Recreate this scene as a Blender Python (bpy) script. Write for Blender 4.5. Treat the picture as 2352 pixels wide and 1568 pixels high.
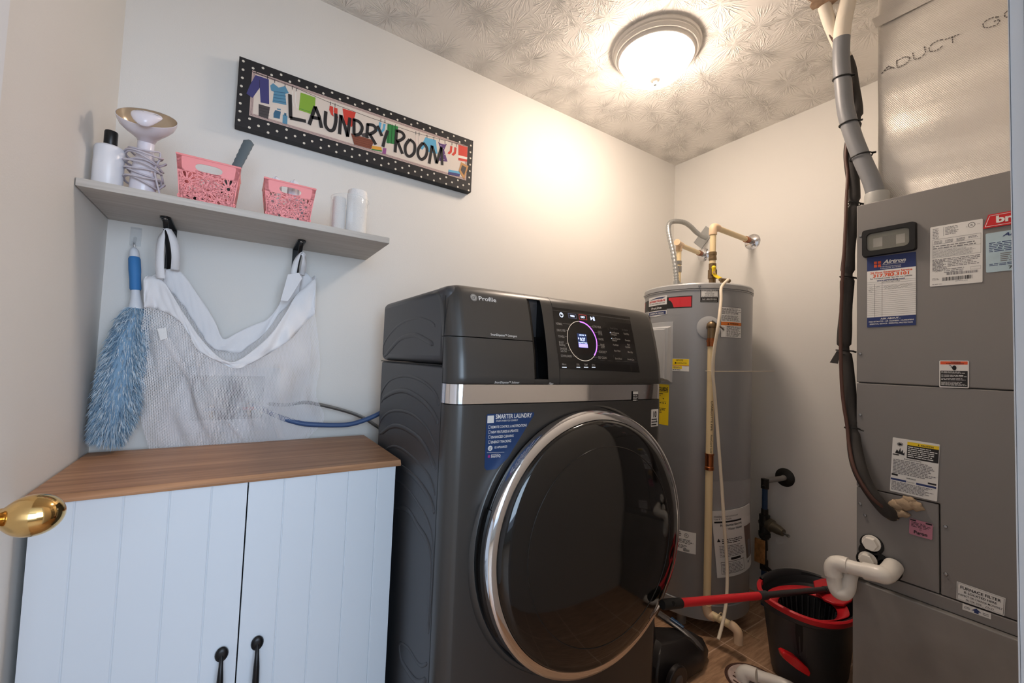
import bpy, bmesh, math, random
from mathutils import Vector, Matrix
R_ = random.Random(7)
sc = bpy.context.scene
for o in list(bpy.data.objects): bpy.data.objects.remove(o)

# ---------------- camera ----------------
CAM = Vector((0, 0, 1.14)); FPX = 956.1
RW = Matrix(((0.83419296, -0.05679856, -0.54853991), (-0.55013967, -0.01659151, -0.83490782), (0.03832045, 0.99824779, -0.04508766)))
cd = bpy.data.cameras.new('camera'); cam = bpy.data.objects.new('camera', cd)
cd.sensor_width = 36; cd.lens = 36*FPX/2352; cd.clip_start = 0.01
cam.matrix_world = Matrix.Translation(CAM) @ RW.to_4x4()
sc.collection.objects.link(cam); sc.camera = cam
# ---------------- world, lights, exposure ----------------
sc.view_settings.view_transform = 'Standard'; sc.view_settings.look = 'None'
sc.view_settings.gamma = 1; sc.view_settings.exposure = 1.40; sc.view_settings.use_curve_mapping = False
w = bpy.data.worlds.new('world'); sc.world = w; w.use_nodes = True
w.node_tree.nodes['Background'].inputs[0].default_value = (0.62, 0.75, 1, 1)
w.node_tree.nodes['Background'].inputs[1].default_value = 0.5
def area(name, loc, rot, sx, sy, col, pw):
    l = bpy.data.lights.new(name, 'AREA'); l.shape = 'RECTANGLE'; l.size = sx; l.size_y = sy; l.color = col; l.energy = pw
    o = bpy.data.objects.new(name, l); o.location = loc; o.rotation_euler = rot; sc.collection.objects.link(o); return o
area('hall_window_daylight', (-0.1, -2.3, 1.5), (math.radians(90), 0, 0), 1.6, 1.5, (0.62, 0.80, 1.0), 19.5)
area('hall_side_fill', (1.15, -1.9, 1.6), (math.radians(90), 0, math.radians(26)), 1.1, 1.5, (0.78, 0.84, 1.0), 15)  # added fill lamp, no window behind it, aimed through the doorway to brighten left wall
LAMP_E = 23.5

# ---------------- world units ----------------
YB, XL, XR, ZC = 1.65, -0.336, 2.296, 2.438     # back wall, left wall, right wall, ceiling
def ray(u, v): return RW @ Vector((u-1176, -(v-784), -FPX))
def P(u, v, ax, val):
    i = 'xyz'.index(ax); d = ray(u, v); t = (val-CAM[i])/d[i]; return CAM+d*t

# ---------------- materials ----------------
MATS = {}
def lin(c): return tuple(((x/255/12.92) if x/255 <= .04045 else ((x/255+.055)/1.055)**2.4) for x in c)
def mat(name, col=(200,200,200), rough=.5, metal=0, bump=0, bscale=200, spec=.5, emit=None, es=1, alpha=1, trans=0, coat=0, ior=1.45, aniso=0, var=0, vscale=5):
    if name in MATS: return MATS[name]
    m = bpy.data.materials.new(name); m.use_nodes = True; nt = m.node_tree; b = nt.nodes['Principled BSDF']; N = nt.nodes; L = nt.links
    b.inputs['Base Color'].default_value = (*lin(col), 1); b.inputs['Roughness'].default_value = rough; b.inputs['Metallic'].default_value = metal
    b.inputs['Specular IOR Level'].default_value = spec; b.inputs['Alpha'].default_value = alpha; b.inputs['IOR'].default_value = ior
    b.inputs['Transmission Weight'].default_value = trans; b.inputs['Coat Weight'].default_value = coat; b.inputs['Coat Roughness'].default_value = .05
    if emit: b.inputs['Emission Color'].default_value = (*lin(emit), 1); b.inputs['Emission Strength'].default_value = es
    if bump:
        t = N.new('ShaderNodeTexNoise'); t.inputs['Scale'].default_value = bscale; t.inputs['Detail'].default_value = 3
        g = N.new('ShaderNodeTexCoord'); L.new(g.outputs['Object'], t.inputs['Vector'])
        p = N.new('ShaderNodeBump'); p.inputs['Strength'].default_value = bump; p.inputs['Distance'].default_value = .002
        L.new(t.outputs['Fac'], p.inputs['Height']); L.new(p.outputs['Normal'], b.inputs['Normal'])
    if var:
        t = N.new('ShaderNodeTexNoise'); t.inputs['Scale'].default_value = vscale; t.inputs['Detail'].default_value = 5
        g = N.new('ShaderNodeTexCoord'); L.new(g.outputs['Object'], t.inputs['Vector'])
        r = N.new('ShaderNodeValToRGB'); c = lin(col)
        r.color_ramp.elements[0].position = .3; r.color_ramp.elements[1].position = .7
        r.color_ramp.elements[0].color = (*[x*(1-var) for x in c], 1); r.color_ramp.elements[1].color = (*[min(1, x*(1+var)) for x in c], 1)
        L.new(t.outputs['Fac'], r.inputs['Fac']); L.new(r.outputs['Color'], b.inputs['Base Color'])
    MATS[name] = m; return m
def M(n): return MATS[n]
class NT:
    def __init__(s, m): s.nt = m.node_tree; s.b = s.nt.nodes['Principled BSDF']
    def n(s, t, **k):
        x = s.nt.nodes.new(t)
        for a, v in k.items(): setattr(x, a, v)
        return x
    def l(s, a, b): s.nt.links.new(a, b)
    def math(s, op, a, b=None, c=None):
        x = s.n('ShaderNodeMath', operation=op)
        for i, v in enumerate((a, b, c)):
            if v is None: continue
            if isinstance(v, (int, float)): x.inputs[i].default_value = v
            else: s.l(v, x.inputs[i])
        return x.outputs[0]

mat('wall_paint', (226,224,219), .6, bump=.12, bscale=260)
mat('wall_far_paint', (226,224,219), .6, bump=.12, bscale=260)
mat('white_trim', (225,228,232), .35)
mat('door_white', (226,228,230), .35)
mat('hall_wall', (205,204,200), .8)
mat('white', (235,235,233), .5); mat('label_white', (228,228,226), .45); mat('black', (14,14,15), .5); mat('ink', (30,30,33), .6)
mat('ink_soft', (120,120,124), .6); mat('navy', (38,52,100), .5); mat('orange', (226,92,50), .5); mat('red', (205,38,42), .45)
mat('yellow', (238,206,30), .5); mat('brass', (224,186,122), .1, 1); mat('chrome', (235,235,238), .07, 1)
mat('steel', (165,165,165), .3, 1); mat('galv', (172,174,174), .42, .85); mat('black_metal', (16,16,18), .38)

# ceiling: stomped crow's-foot texture
m = mat('ceiling_texture', (240,236,230), .75); t = NT(m)
tc = t.n('ShaderNodeTexCoord')
def stomp(scale, off, seed):
    mp = t.n('ShaderNodeMapping'); mp.inputs['Location'].default_value = off; t.l(tc.outputs['Object'], mp.inputs['Vector'])
    wn = t.n('ShaderNodeTexNoise'); wn.inputs['Scale'].default_value = 14; t.l(mp.outputs[0], wn.inputs['Vector'])
    ws = t.n('ShaderNodeVectorMath', operation='SCALE'); ws.inputs['Scale'].default_value = .018
    wc = t.n('ShaderNodeVectorMath', operation='SUBTRACT'); wc.inputs[1].default_value = (.5,.5,.5); t.l(wn.outputs['Color'], wc.inputs[0]); t.l(wc.outputs[0], ws.inputs[0])
    wa = t.n('ShaderNodeVectorMath', operation='ADD'); t.l(mp.outputs[0], wa.inputs[0]); t.l(ws.outputs[0], wa.inputs[1])
    v = t.n('ShaderNodeTexVoronoi', voronoi_dimensions='2D'); v.inputs['Scale'].default_value = scale; v.inputs['Randomness'].default_value = .9
    t.l(wa.outputs[0], v.inputs['Vector'])
    sub = t.n('ShaderNodeVectorMath', operation='SUBTRACT'); t.l(wa.outputs[0], sub.inputs[0]); t.l(v.outputs['Position'], sub.inputs[1])
    sp = t.n('ShaderNodeSeparateXYZ'); t.l(sub.outputs[0], sp.inputs[0])
    ang = t.math('ARCTAN2', sp.outputs[1], sp.outputs[0])
    cc = t.n('ShaderNodeSeparateColor'); t.l(v.outputs['Color'], cc.inputs[0])
    cx = t.n('ShaderNodeCombineXYZ'); t.l(t.math('MULTIPLY', ang, 4.2), cx.inputs[0]); t.l(t.math('MULTIPLY', cc.outputs[0], 90), cx.inputs[1])
    t.l(t.math('MULTIPLY', v.outputs['Distance'], 1.1), cx.inputs[2])
    n = t.n('ShaderNodeTexNoise'); n.inputs['Scale'].default_value = 1.7; n.inputs['Detail'].default_value = .4; t.l(cx.outputs[0], n.inputs['Vector'])
    # thin ridge lines where noise crosses .5
    r = t.math('ABSOLUTE', t.math('SUBTRACT', n.outputs['Fac'], .5))
    r = t.math('SUBTRACT', 1, t.math('MULTIPLY', r, 12)); r = t.math('MAXIMUM', r, 0)
    d = v.outputs['Distance']
    k = t.math('MULTIPLY', t.math('SMOOTH_MIN', t.math('MULTIPLY', d, 5), 1, .2), t.math('MAXIMUM', t.math('SUBTRACT', 1, t.math('MULTIPLY', d, 1.45)), 0))
    return t.math('MULTIPLY', r, k)
h = t.math('MAXIMUM', stomp(6.6, (0,0,0), 1), stomp(5.6, (3.3,1.7,0), 2))
fn = t.n('ShaderNodeTexNoise'); fn.inputs['Scale'].default_value = 60; t.l(tc.outputs['Object'], fn.inputs['Vector'])
h = t.math('ADD', h, t.math('MULTIPLY', fn.outputs['Fac'], .06))
bp = t.n('ShaderNodeBump'); bp.inputs['Strength'].default_value = 1; bp.inputs['Distance'].default_value = .0037; t.l(h, bp.inputs['Height']); t.l(bp.outputs[0], t.b.inputs['Normal'])

# floor tile: brown stone-look tile, light grout
m = mat('floor_tile', (140,108,84), .45); t = NT(m); tc = t.n('ShaderNodeTexCoord')
mp = t.n('ShaderNodeMapping'); mp.inputs['Location'].default_value = (-1.757, -.98, 0); t.l(tc.outputs['Object'], mp.inputs['Vector'])
sp = t.n('ShaderNodeSeparateXYZ'); t.l(mp.outputs[0], sp.inputs[0])
def grout(o):
    f = t.math('FRACT', t.math('ADD', t.math('DIVIDE', o, .33), .5)); return t.math('LESS_THAN', t.math('ABSOLUTE', t.math('SUBTRACT', f, .5)), .007)
g = t.math('MAXIMUM', grout(sp.outputs[0]), grout(sp.outputs[1]))
mp2 = t.n('ShaderNodeMapping'); mp2.inputs['Scale'].default_value = (3, 26, 1); t.l(tc.outputs['Object'], mp2.inputs['Vector'])
n = t.n('ShaderNodeTexNoise'); n.inputs['Scale'].default_value = 3.2; n.inputs['Detail'].default_value = 8; n.inputs['Roughness'].default_value = .65; t.l(mp2.outputs[0], n.inputs['Vector'])
r = t.n('ShaderNodeValToRGB'); r.color_ramp.elements[0].position = .3; r.color_ramp.elements[1].position = .72
r.color_ramp.elements[0].color = (*lin((140,106,80)), 1); r.color_ramp.elements[1].color = (*lin((206,168,134)), 1); t.l(n.outputs['Fac'], r.inputs['Fac'])
mx = t.n('ShaderNodeMix', data_type='RGBA'); t.l(g, mx.inputs[0]); t.l(r.outputs[0], mx.inputs[6]); mx.inputs[7].default_value = (*lin((222,192,166)), 1)
t.l(mx.outputs[2], t.b.inputs['Base Color'])

def wood(name, c0, c1, axis=0, sc1=1.0, rough=.5, bump=.1):
    m = mat(name, c1, rough); t = NT(m); tc = t.n('ShaderNodeTexCoord'); mp = t.n('ShaderNodeMapping')
    s = [34*sc1]*3; s[axis] = 1.6*sc1; mp.inputs['Scale'].default_value = s; t.l(tc.outputs['Object'], mp.inputs['Vector'])
    n = t.n('ShaderNodeTexNoise'); n.inputs['Scale'].default_value = 1.6; n.inputs['Detail'].default_value = 9; n.inputs['Roughness'].default_value = .62; n.inputs['Distortion'].default_value = .6
    t.l(mp.outputs[0], n.inputs['Vector']); r = t.n('ShaderNodeValToRGB'); r.color_ramp.elements[0].position = .32; r.color_ramp.elements[1].position = .68
    r.color_ramp.elements[0].color = (*lin(c0), 1); r.color_ramp.elements[1].color = (*lin(c1), 1); t.l(n.outputs['Fac'], r.inputs['Fac']); t.l(r.outputs[0], t.b.inputs['Base Color'])
    b = t.n('ShaderNodeBump'); b.inputs['Strength'].default_value = bump; b.inputs['Distance'].default_value = .001; t.l(n.outputs['Fac'], b.inputs['Height']); t.l(b.outputs[0], t.b.inputs['Normal'])
wood('oak_top', (150,108,76), (192,144,106), 0, 1, .42)
wood('shelf_wood', (180,174,166), (200,195,188), 0, 1.3, .55, .05)
wood('hall_floor', (150,126,104), (188,164,140), 0, .5, .4)

# ---------------- mesh helpers ----------------
def basis(d):
    d = d.normalized(); a = Vector((0,0,1)) if abs(d.z) < .9 else Vector((1,0,0)); x = a.cross(d).normalized(); return x, d.cross(x), d
def crom(pts, k=8, closed=False):
    pts = [Vector(p) for p in pts]; n = len(pts); out = []
    rng = n if closed else n-1
    for i in range(rng):
        if closed: p0, p1, p2, p3 = pts[(i-1)%n], pts[i], pts[(i+1)%n], pts[(i+2)%n]
        else: p0, p1, p2, p3 = pts[max(i-1,0)], pts[i], pts[i+1], pts[min(i+2,n-1)]
        for j in range(k):
            s = j/k; out.append(.5*((2*p1)+(p2-p0)*s+(2*p0-5*p1+4*p2-p3)*s*s+(3*p1-p0-3*p2+p3)*s**3))
    if not closed: out.append(pts[-1])
    return out
ORG = {}
class MB:
    def __init__(s, m=None): s.v = []; s.f = []; s.mi = []; s.mats = []; s.X = None; s.cur = m; s.uv = {}
    def mid(s, m=None):
        m = m or s.cur
        if isinstance(m, str): m = MATS[m]
        if m not in s.mats: s.mats.append(m)
        return s.mats.index(m)
    def add(s, vs, fs, m=None):
        k = len(s.v); i = s.mid(m)
        for p in vs:
            p = Vector(p); s.v.append(s.X @ p if s.X else p)
        for f in fs: s.f.append([k+q for q in f]); s.mi.append(i)
        return k
    def box(s, x0, x1, y0, y1, z0, z1, m=None):
        vs = [(x,y,z) for x in (x0,x1) for y in (y0,y1) for z in (z0,z1)]
        s.add(vs, [(0,1,3,2),(4,6,7,5),(0,4,5,1),(2,3,7,6),(0,2,6,4),(1,5,7,3)], m)
    def tube(s, pts, r, n=12, m=None, cap=True, closed=False, flat=1.0, up=None):
        pts = [Vector(p) for p in pts]; k = len(pts); rr = r if isinstance(r, (list,tuple)) else [r]*k
        if len(rr) != k: rr = [rr[min(int(i/(k-1)*(len(rr)-1)), len(rr)-2)]*(1-((i/(k-1)*(len(rr)-1))-min(int(i/(k-1)*(len(rr)-1)), len(rr)-2)))+rr[min(int(i/(k-1)*(len(rr)-1)), len(rr)-2)+1]*((i/(k-1)*(len(rr)-1))-min(int(i/(k-1)*(len(rr)-1)), len(rr)-2)) for i in range(k)]
        vs = []; px = None
        for i, p in enumerate(pts):
            a = pts[(i-1)%k] if (closed or i) else pts[i]; b = pts[(i+1)%k] if (closed or i < k-1) else pts[i]
            d = (b-a)
            if d.length < 1e-9: d = Vector((0,0,1))
            d.normalize()
            if px is None: px = (up - d*up.dot(d)).normalized() if up else basis(d)[0]
            else:
                px = px - d*px.dot(d)
                px = px.normalized() if px.length > 1e-6 else basis(d)[0]
            py = d.cross(px)
            for j in range(n):
                t = 2*math.pi*j/n; vs.append(p+px*(math.cos(t)*rr[i])+py*(math.sin(t)*rr[i]*flat))
        fs = []
        for i in range(k if closed else k-1):
            for j in range(n):
                a = i*n+j; b = i*n+(j+1)%n; c = ((i+1)%k)*n+(j+1)%n; d = ((i+1)%k)*n+j; fs.append((a,b,c,d))
        if cap and not closed: fs.append(tuple(range(n))[::-1]); fs.append(tuple((k-1)*n+j for j in range(n)))
        s.add(vs, fs, m)
    def cyl(s, p0, p1, r0, r1=None, n=24, m=None, cap=True): s.tube([p0, p1], [r0, r0 if r1 is None else r1], n, m, cap)
    def lathe(s, prof, c=(0,0,0), axis=(0,0,1), n=32, m=None, a0=0, a1=2*math.pi, sx=1, sy=1, x=None):
        bx, by, bz = basis(Vector(axis))
        if x is not None: bx = Vector(x).normalized(); by = bz.cross(bx)
        c = Vector(c); full = abs(a1-a0-2*math.pi) < 1e-6; nn = n if full else n+1; vs = []
        for r, h in prof:
            for j in range(nn):
                t = a0+(a1-a0)*j/n; vs.append(c+bx*(r*sx*math.cos(t))+by*(r*sy*math.sin(t))+bz*h)
        fs = []
        for i in range(len(prof)-1):
            for j in range(n):
                a = i*nn+j; b = i*nn+(j+1)%nn; fs.append((a, b, b+nn, a+nn))
        s.add(vs, fs, m)
    def grid(s, fn, nu, nv, m=None, closeu=False):
        vs = [fn(i/nu, j/nv) for i in range(nu+1) for j in range(nv+1)]; fs = []
        for i in range(nu):
            for j in range(nv): a = i*(nv+1)+j; fs.append((a, a+nv+1, a+nv+2, a+1))
        s.add(vs, fs, m)
    def prism(s, poly, depth, fn, m=None):   # poly 2d, fn(a,b,h)
        n = len(poly); vs = [fn(a,b,0) for a,b in poly]+[fn(a,b,depth) for a,b in poly]
        s.add(vs, [tuple(range(n))[::-1], tuple(range(n,2*n))]+[(i,(i+1)%n,n+(i+1)%n,n+i) for i in range(n)], m)
    def sphere(s, c, r, n=16, m=None, sc_=(1,1,1)):
        c = Vector(c); vs = []; fs = []
        for i in range(n//2+1):
            t = math.pi*i/(n//2)
            for j in range(n): p = 2*math.pi*j/n; vs.append(c+Vector((r*sc_[0]*math.sin(t)*math.cos(p), r*sc_[1]*math.sin(t)*math.sin(p), r*sc_[2]*math.cos(t))))
        for i in range(n//2):
            for j in range(n): fs.append((i*n+j, (i+1)*n+j, (i+1)*n+(j+1)%n, i*n+(j+1)%n))
        s.add(vs, fs, m)
    def build(s, name, parent=None, loc=None, smooth=35, bevel=0, bseg=2, subd=0, label=None, solid=0, **tg):
        if parent is not None: org = ORG[parent.name]
        else: org = Vector(loc) if loc is not None else (Vector((sum(p.x for p in s.v)/len(s.v), sum(p.y for p in s.v)/len(s.v), min(p.z for p in s.v))))
        me = bpy.data.meshes.new(name); me.from_pydata([p-org for p in s.v], [], s.f)
        for mm in s.mats: me.materials.append(mm)
        me.polygons.foreach_set('material_index', s.mi)
        bm = bmesh.new(); bm.from_mesh(me); bmesh.ops.remove_doubles(bm, verts=bm.verts, dist=1e-6) if not getattr(s, 'keep', False) else None
        if not getattr(s, 'keep', False): bmesh.ops.recalc_face_normals(bm, faces=bm.faces)
        bm.to_mesh(me); bm.free()
        if smooth:
            me.polygons.foreach_set('use_smooth', [True]*len(me.polygons)); me.set_sharp_from_angle(angle=math.radians(smooth))
        o = bpy.data.objects.new(name, me); sc.collection.objects.link(o)
        if parent is not None: o.parent = parent
        else: o.location = org
        ORG[o.name] = org
        if solid: d = o.modifiers.new('s', 'SOLIDIFY'); d.thickness = solid; d.offset = 0
        if bevel: d = o.modifiers.new('b', 'BEVEL'); d.width = bevel; d.segments = bseg; d.limit_method = 'ANGLE'; d.angle_limit = math.radians(40); d.harden_normals = False
        if subd: d = o.modifiers.new('u', 'SUBSURF'); d.levels = subd; d.render_levels = subd
        if label: o['label'] = label
        for a, b in tg.items(): o['category' if a == 'cat' else a] = b
        return o
def thing(name, loc, label, cat, group=None):
    o = bpy.data.objects.new(name, None); sc.collection.objects.link(o); o.location = loc; o.empty_display_size = .05
    o['label'] = label; o['category'] = cat
    if group: o['group'] = group
    ORG[o.name] = Vector(loc); return o
def struct(mb, name, **k): k.setdefault('loc', (0,0,0)); return mb.build(name, kind='structure', **k)

# ---------------- decals: 2-D artwork laid on a surface ----------------
_tc = {}
def glyphs(txt, bold=0, shear=0):
    key = (txt, bold, shear)
    if key in _tc: return _tc[key]
    c = bpy.data.curves.new('t', 'FONT'); c.body = txt; c.size = 1; c.offset = bold; c.shear = shear; c.resolution_u = 3
    o = bpy.data.objects.new('t', c); sc.collection.objects.link(o); bpy.context.view_layer.update()
    me = bpy.data.meshes.new_from_object(o.evaluated_get(bpy.context.evaluated_depsgraph_get()))
    vs = [(v.co.x, v.co.y) for v in me.vertices]; fs = [tuple(p.vertices) for p in me.polygons]
    bpy.data.objects.remove(o); bpy.data.curves.remove(c); bpy.data.meshes.remove(me)
    _tc[key] = (vs, fs); return vs, fs
class Dec(MB):
    def __init__(s, fn, n=1): super().__init__(); s.fn = fn; s.keep = True; s.n = n
    def rect(s, a0, b0, a1, b1, m, h=1):
        n = s.n; vs = []; fs = []
        for i in range(n+1): vs += [s.fn(a0+(a1-a0)*i/n, b0, h*.0002), s.fn(a0+(a1-a0)*i/n, b1, h*.0002)]
        for i in range(n): fs.append((2*i, 2*i+2, 2*i+3, 2*i+1))
        s.add(vs, fs, m)
    def rrect(s, a0, b0, a1, b1, r, m, h=1):
        pts = []
        for cx, cy, t0 in ((a1-r,b1-r,0),(a0+r,b1-r,90),(a0+r,b0+r,180),(a1-r,b0+r,270)):
            for k in range(5): t = math.radians(t0+k*22.5); pts.append((cx+r*math.cos(t), cy+r*math.sin(t)))
        s.poly(pts, m, h)
    def frame(s, a0, b0, a1, b1, w, m, h=2):
        s.rect(a0,b0,a1,b0+w,m,h); s.rect(a0,b1-w,a1,b1,m,h); s.rect(a0,b0,a0+w,b1,m,h); s.rect(a1-w,b0,a1,b1,m,h)
    def poly(s, pts, m, h=1): s.add([s.fn(a,b,h*.0002) for a,b in pts], [tuple(range(len(pts)))], m)
    def disc(s, a, b, r, m, h=1, n=14, ry=None): s.poly([(a+r*math.cos(2*math.pi*k/n), b+(ry or r)*math.sin(2*math.pi*k/n)) for k in range(n)], m, h)
    def ring(s, a, b, r, w, m, h=1, n=24, t0=0, t1=360, ry=None):
        k1 = (ry or r)/r; vs = []; fs = []
        for k in range(n+1):
            t = math.radians(t0+(t1-t0)*k/n)
            for q in (r, r-w): vs.append(s.fn(a+q*math.cos(t), b+q*k1*math.sin(t), h*.0002))
        for k in range(n): fs.append((2*k,2*k+1,2*k+3,2*k+2))
        s.add(vs, fs, m)
    def stroke(s, pts, w, m, h=1, sm=0):
        if sm: pts = [(p.x,p.y) for p in crom([(a,b,0) for a,b in pts], sm)]
        vs = []; fs = []; n = len(pts)
        for i in range(n):
            a = pts[max(i-1,0)]; b = pts[min(i+1,n-1)]; dx, dy = b[0]-a[0], b[1]-a[1]; L = math.hypot(dx,dy) or 1; nx, ny = -dy/L*w/2, dx/L*w/2
            vs += [s.fn(pts[i][0]+nx, pts[i][1]+ny, h*.0002), s.fn(pts[i][0]-nx, pts[i][1]-ny, h*.0002)]
        for i in range(n-1): fs.append((2*i,2*i+1,2*i+3,2*i+2))
        s.add(vs, fs, m)
    def text(s, txt, a, b, h_, w=None, m='ink', al='l', bold=0, shear=0, h=3, rot=0):
        vs, fs = glyphs(txt, bold, shear)
        if not vs: return
        x0 = min(v[0] for v in vs); x1 = max(v[0] for v in vs); ky = h_/.73; kx = (w/(x1-x0)) if w else ky*.95; W = (x1-x0)*kx
        ox = {'l':0,'c':-W/2,'r':-W}[al]; c, d = math.cos(rot), math.sin(rot); out = []
        for x, y in vs:
            p = (x-x0)*kx+ox; q = y*ky; out.append(s.fn(a+p*c-q*d, b+p*d+q*c, h*.0002))
        s.add(out, fs, m)
    def micro(s, a0, b0, a1, b1, rows, m='ink_soft', h=2, fill=.85, th=.42, rag=.25):
        dh = (b1-b0)/rows; r = R_
        for i in range(rows):
            y = b1-dh*(i+.5); x = a0; end = a1-(a1-a0)*rag*r.random()
            while x < end:
                L = dh*r.uniform(1.0,4.2)
                if x+L > end: L = end-x
                if L > dh*.2: s.rect(x, y-dh*th/2, x+L, y+dh*th/2, m, h)
                x += L+dh*.5
    def bars(s, a0, b0, a1, b1, m='ink', h=2):
        x = a0; un = (a1-a0)/60
        while x < a1: L = un*R_.choice((.6,1,1.6)); s.rect(x, b0, min(x+L,a1), b1, m, h); x += L+un*R_.choice((.6,1,1.4))
    def tri(s, a, b, r, m, h=2): s.poly([(a-r,b-r*.8),(a+r,b-r*.8),(a,b+r)], m, h)
    def dec(s, name, parent, label=None, **k): return s.build(name, parent, smooth=0, label=label, **k)

# ======================= ROOM =======================
YF = 0.04   # inner face of the entrance wall
DXL, DXR, DZ = -0.318, 0.470, 2.05
b = MB('floor_tile'); b.box(XL-.1, XR+.1, YF-.12, YB+.1, -.1, 0); struct(b, 'floor', smooth=0)
b = MB('hall_floor'); b.box(-2.2, 3.2, -2.6, YF-.12, -.1, 0); struct(b, 'floor_hall', smooth=0)
b = MB('ceiling_texture'); b.box(XL-.1, XR+.1, YF-.12, YB+.1, ZC, ZC+.1); struct(b, 'ceiling', smooth=0)
b = MB('hall_wall'); b.box(-2.2, 3.2, -2.6, YF-.12, ZC, ZC+.1); struct(b, 'ceiling_hall', smooth=0)
OX0, OX1, OZ0, OZ1 = -.118, .087, .910, 1.056
b = MB('wall_paint')
b.box(XL-.1, OX0, YB, YB+.1, 0, ZC); b.box(OX1, XR+.1, YB, YB+.1, 0, ZC); b.box(OX0, OX1, YB, YB+.1, 0, OZ0); b.box(OX0, OX1, YB, YB+.1, OZ1, ZC)
struct(b, 'wall_back', smooth=0)
b = MB('wall_paint'); b.box(XL-.1, XL, YF-.12, YB, 0, ZC); struct(b, 'wall_left', smooth=0)
b = MB('wall_far_paint'); b.box(XR, XR+.1, YF-.12, YB, 0, ZC); struct(b, 'wall_right', smooth=0)
b = MB('wall_paint')
b.box(XL, DXL, YF-.12, YF, 0, ZC); b.box(DXR, XR, YF-.12, YF, 0, ZC); b.box(DXL, DXR, YF-.12, YF, DZ, ZC)
struct(b, 'wall_front', smooth=0)
b = MB('hall_wall')
b.box(-2.3, -2.2, -2.6, YF-.12, 0, ZC); b.box(3.2, 3.3, -2.6, YF-.12, 0, ZC); b.box(XR+.1, 3.3, YF-.12, YF, 0, ZC); b.box(-2.3, XL-.1, YF-.12, YF, 0, ZC)
b.box(-2.3, -1.1, -2.7, -2.6, 0, ZC); b.box(.9, 3.3, -2.7, -2.6, 0, ZC); b.box(-1.1, .9, -2.7, -2.6, 0, .4); b.box(-1.1, .9, -2.7, -2.6, 2.2, ZC)
struct(b, 'wall_hall', smooth=0)
b = MB('white_trim')
for xa, xb in ((DXR, DXR+.057),): b.box(xa, xb, YF, YF+.0125, 0, DZ+.057)
b.box(DXL, DXR, YF, YF+.0125, DZ, DZ+.057)
b.box(DXR-.004, DXR, YF-.12, YF+.004, 0, DZ); b.box(DXL-.015, DXL-.004, YF-.12, YF, 0, DZ); b.box(DXL-.004, DXR-.004, YF-.12, YF, DZ-.012, DZ)
struct(b, 'trim_1', smooth=0, bevel=.003)

# door, swung fully open along the left wall
dr = thing('door_1', (-.308, .05, 0), 'white door swung open against left wall with brass knob', 'door'); del dr['category']; del dr['label']; dr['kind'] = 'structure'
b = MB('door_white'); b.box(-.327, -.293, .055, .866, .012, 2.03); b.build('door_panel', dr, smooth=0, bevel=.002)
kb = MB('brass')
kc = Vector((-.293, .802, .914)); prof = [(0,0),(.033,0),(.034,.003),(.031,.007),(.022,.009),(.014,.012),(.0125,.02),(.0112,.050),(.0135,.053),(.0130,.0555),(.0165,.059),(.0225,.0655),(.0262,.0745),(.0270,.0845),(.0248,.0955),(.0192,.1045),(.0115,.110),(.0045,.1123),(0,.1125)]
kb.lathe(prof, kc, (1,0,0), 40)
kb.build('door_knob', dr, smooth=50, subd=1, label='polished brass egg shaped knob')

# ceiling lamp
LC = Vector((1.36, 1.08, ZC))
cl = thing('ceiling_lamp', LC, 'round flush white ceiling lamp with glowing frosted glass bowl', 'ceiling lamp')
mat('lamp_pan', (230,225,217), .35); mat('lamp_glass', (255,250,240), .3, emit=(255,233,213), es=LAMP_E)
b = MB('lamp_pan'); b.lathe([(0,0),(.172,0),(.174,-.006),(.171,-.014),(.166,-.017),(.167,-.022),(.160,-.033),(.153,-.036),(.150,-.043),(.146,-.046),(.138,-.046),(.134,-.03),(0,-.03)], LC, (0,0,1), 64); b.build('pan', cl, smooth=30)
b = MB('lamp_glass'); b.lathe([(.1370,-.044),(.1365,-.052),(.131,-.070),(.119,-.090),(.100,-.108),(.076,-.121),(.048,-.129),(.02,-.1325),(0,-.133)], LC, (0,0,1), 64); b.build('glass_bowl', cl, smooth=80, label='glowing frosted glass bowl')
b = MB('lamp_pan'); b.lathe([(0,-.131),(.018,-.131),(.02,-.135),(.015,-.139),(.009,-.141),(.006,-.146),(.008,-.150),(.006,-.155),(0,-.158)], LC, (0,0,1), 24); b.build('finial', cl, smooth=60)

# ======================= WALL SHELF =======================
SZ0, SZ1, SYF = 1.504, 1.5235, 1.347
b = MB('shelf_wood'); b.box(-.334, .393, SYF, YB, SZ0, SZ1)
b.build('wall_shelf', loc=(.03, YB, SZ0), smooth=0, bevel=.0012, label='grey wood-look shelf board mounted on the wall under the sign', cat='shelf')
def bracket(x, lab):
    t = thing('shelf_bracket', (x, YB, SZ0), lab, 'bracket', 'black triangular brackets under the shelf')
    b = MB('black_metal'); b.box(x-.012, x+.012, 1.503, YB, SZ0-.004, SZ0-.0002); b.cyl((x,1.503,SZ0-.004),(x,1.503,SZ0-.0002),.012); b.build('arm', t, bevel=.0008)
    b = MB('black_metal'); b.box(x-.012, x+.012, YB-.004, YB, 1.375, SZ0-.004); b.build('wall_plate', t, bevel=.0008)
    b = MB('black_metal'); b.tube(crom([(x,1.512,SZ0-.003),(x,1.52,SZ0-.018),(x,1.55,SZ0-.045),(x,1.60,1.43),(x,1.635,1.392),(x,YB-.003,1.38)],6), .0042, 8, flat=1.6); b.build('brace', t)
    b = MB('steel'); b.lathe([(0,-.003),(.004,-.0025),(.005,0)], (x,1.508,SZ0-.0042), (0,0,1), 12); b.build('screw', t)
bracket(-.190, 'black metal shelf bracket holding the left loop of the mesh bag')
bracket(.154, 'black metal shelf bracket holding the right loop of the mesh bag')

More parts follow.
